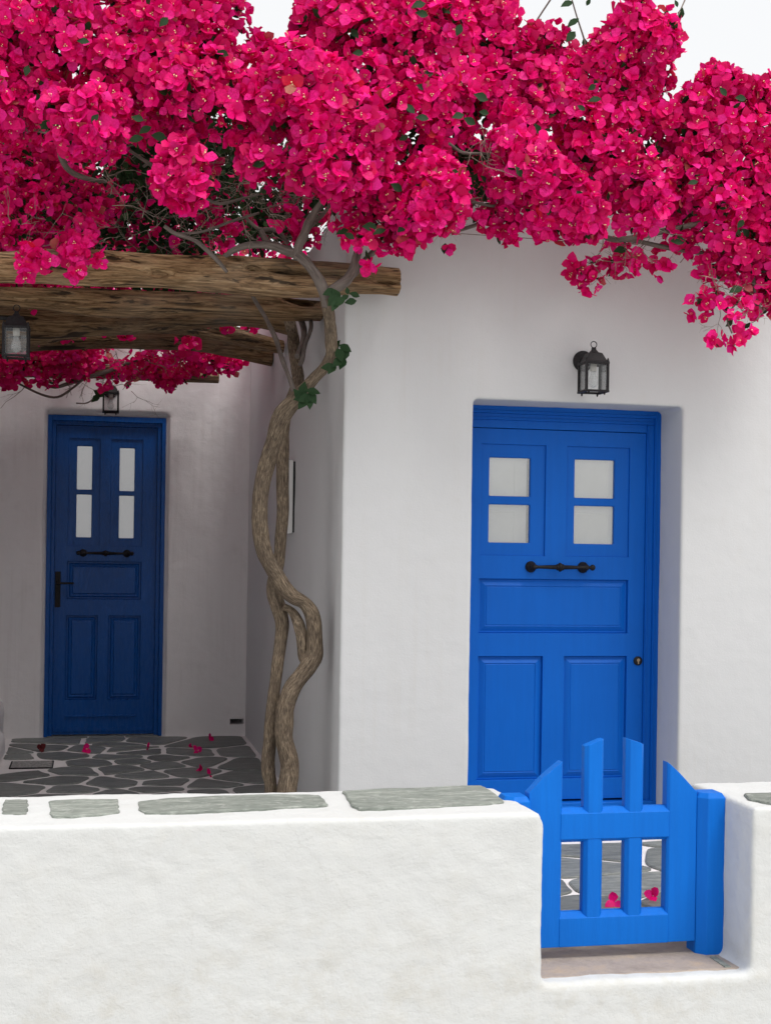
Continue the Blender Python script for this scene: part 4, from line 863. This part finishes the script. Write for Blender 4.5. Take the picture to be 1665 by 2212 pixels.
# ------------------------------------------------------------------ fallen flowers
def fallen(p, s_, label, mat=None, v=0):
    rz = random.uniform(0, 6); e = empty('fallen_flower', p, label, 'flower', 'fallen flowers on the paving')
    bv, bf, fv, ff = TPLN[v]
    me = np_mesh('bracts', bv*s_, bf, [mat or M_BRACT]); me2 = np_mesh('floret', fv.reshape(-1, 3)*s_, ff.reshape(-1, 3), [M_FLORET])
    M = Matrix.Translation((0, 0, s_*.30)) @ Matrix.Rotation(rz, 4, 'Z') @ Matrix.Rotation(math.radians(70), 4, 'X') @ Matrix.Rotation(random.uniform(0, 6), 4, 'Z')
    for nm, m_ in (('bracts', me), ('floret', me2)):
        if not len(m_.polygons): continue
        o = link(nm, m_, None, e); o.matrix_basis = M
for i, (x, y, lab) in enumerate([(245,228,'shrivelled brown flower on the paving near the dark door, left end'), (520,238,'bright pink flower lying on the paving in front of the dark door'), (905,222,'dark red flower on the paving by the right foot of the dark door'),
        (1143,214,'tiny dark flower lying on the slate between two larger fallen flowers'), (1190,242,'red flower on a white joint, just in front of a tiny dark one'), (1265,168,'dark red flower lying at the foot of the back wall'),
        (1228,358,'red flower close beside another on the slate, the rear of the pair'), (1256,382,'red flower close beside another on the slate, the front of the pair')]):
    fallen(atZ(x*kf, 1539+y*kf, .007), .040 if i != 3 else .026, lab, M_DRY if i == 0 else None, i % 8)
fallen(atZ(1107+655*.33503, 1566+1165*.33503, .007), .040, 'crimson flower seen on the slate through the middle gap of the gate', None, 2)
fallen(atZ(1107+908*.33503, 1566+1120*.33503, .007), .040, 'crimson flower seen on the slate through the right gap of the gate', None, 5)

# ------------------------------------------------------------------ wires, pole and cord among the flowers
def line(name, pts, r, mat, label, cat):
    bm = bmesh.new(); P = [atY(*p) for p in pts]; tube(bm, [p-P[0] for p in P], [r]*len(P), 6, 4); tag(link(name, bm_mesh(name, bm), mat, None, P[0]), label, cat)
line('wire', [(900,497,5.70),(1000,505,5.70),(1130,514,5.72),(1270,526,5.74)], .0016, M_TWIG, 'thin dark wire strung along the pale house wall under the flowers', 'wire')
t = NT('old_cane'); n = t.noise(t.coord(), 18, 3); M_CANE = t.done(t.bsdf(t.ramp(n, [(.35, (.16, .13, .10)), (.65, (.36, .32, .28))]), .8, .2))
line('cane_pole', [(-60,272,5.62),(0,275,5.62),(60,279,5.62),(120,288,5.62),(190,300,5.62)], .0075, M_CANE, 'weathered pale cane pole lying among the flowers at the upper left', 'pole')
bm = bmesh.new(); p0 = atY(42, 275, 5.58)
for i in range(9):
    x = 24 + i*4.5; h = random.uniform(38, 62); pts = []
    for k in range(7): pts.append(atY(x + 5*math.sin(k*1.9+i) + random.uniform(-2, 2), 288 - h*k/6*.95, 5.57 + .02*math.cos(k*2+i)) - p0)
    tube(bm, pts, [.0014]*7, 5, 3)
t = NT('grey_cord'); M_CORD = t.done(t.bsdf((.30, .28, .28), .8, .2))
tag(link('cord', bm_mesh('cord', bm), M_CORD, None, p0), 'tangle of grey cord tied round the cane pole at the upper left', 'cord')
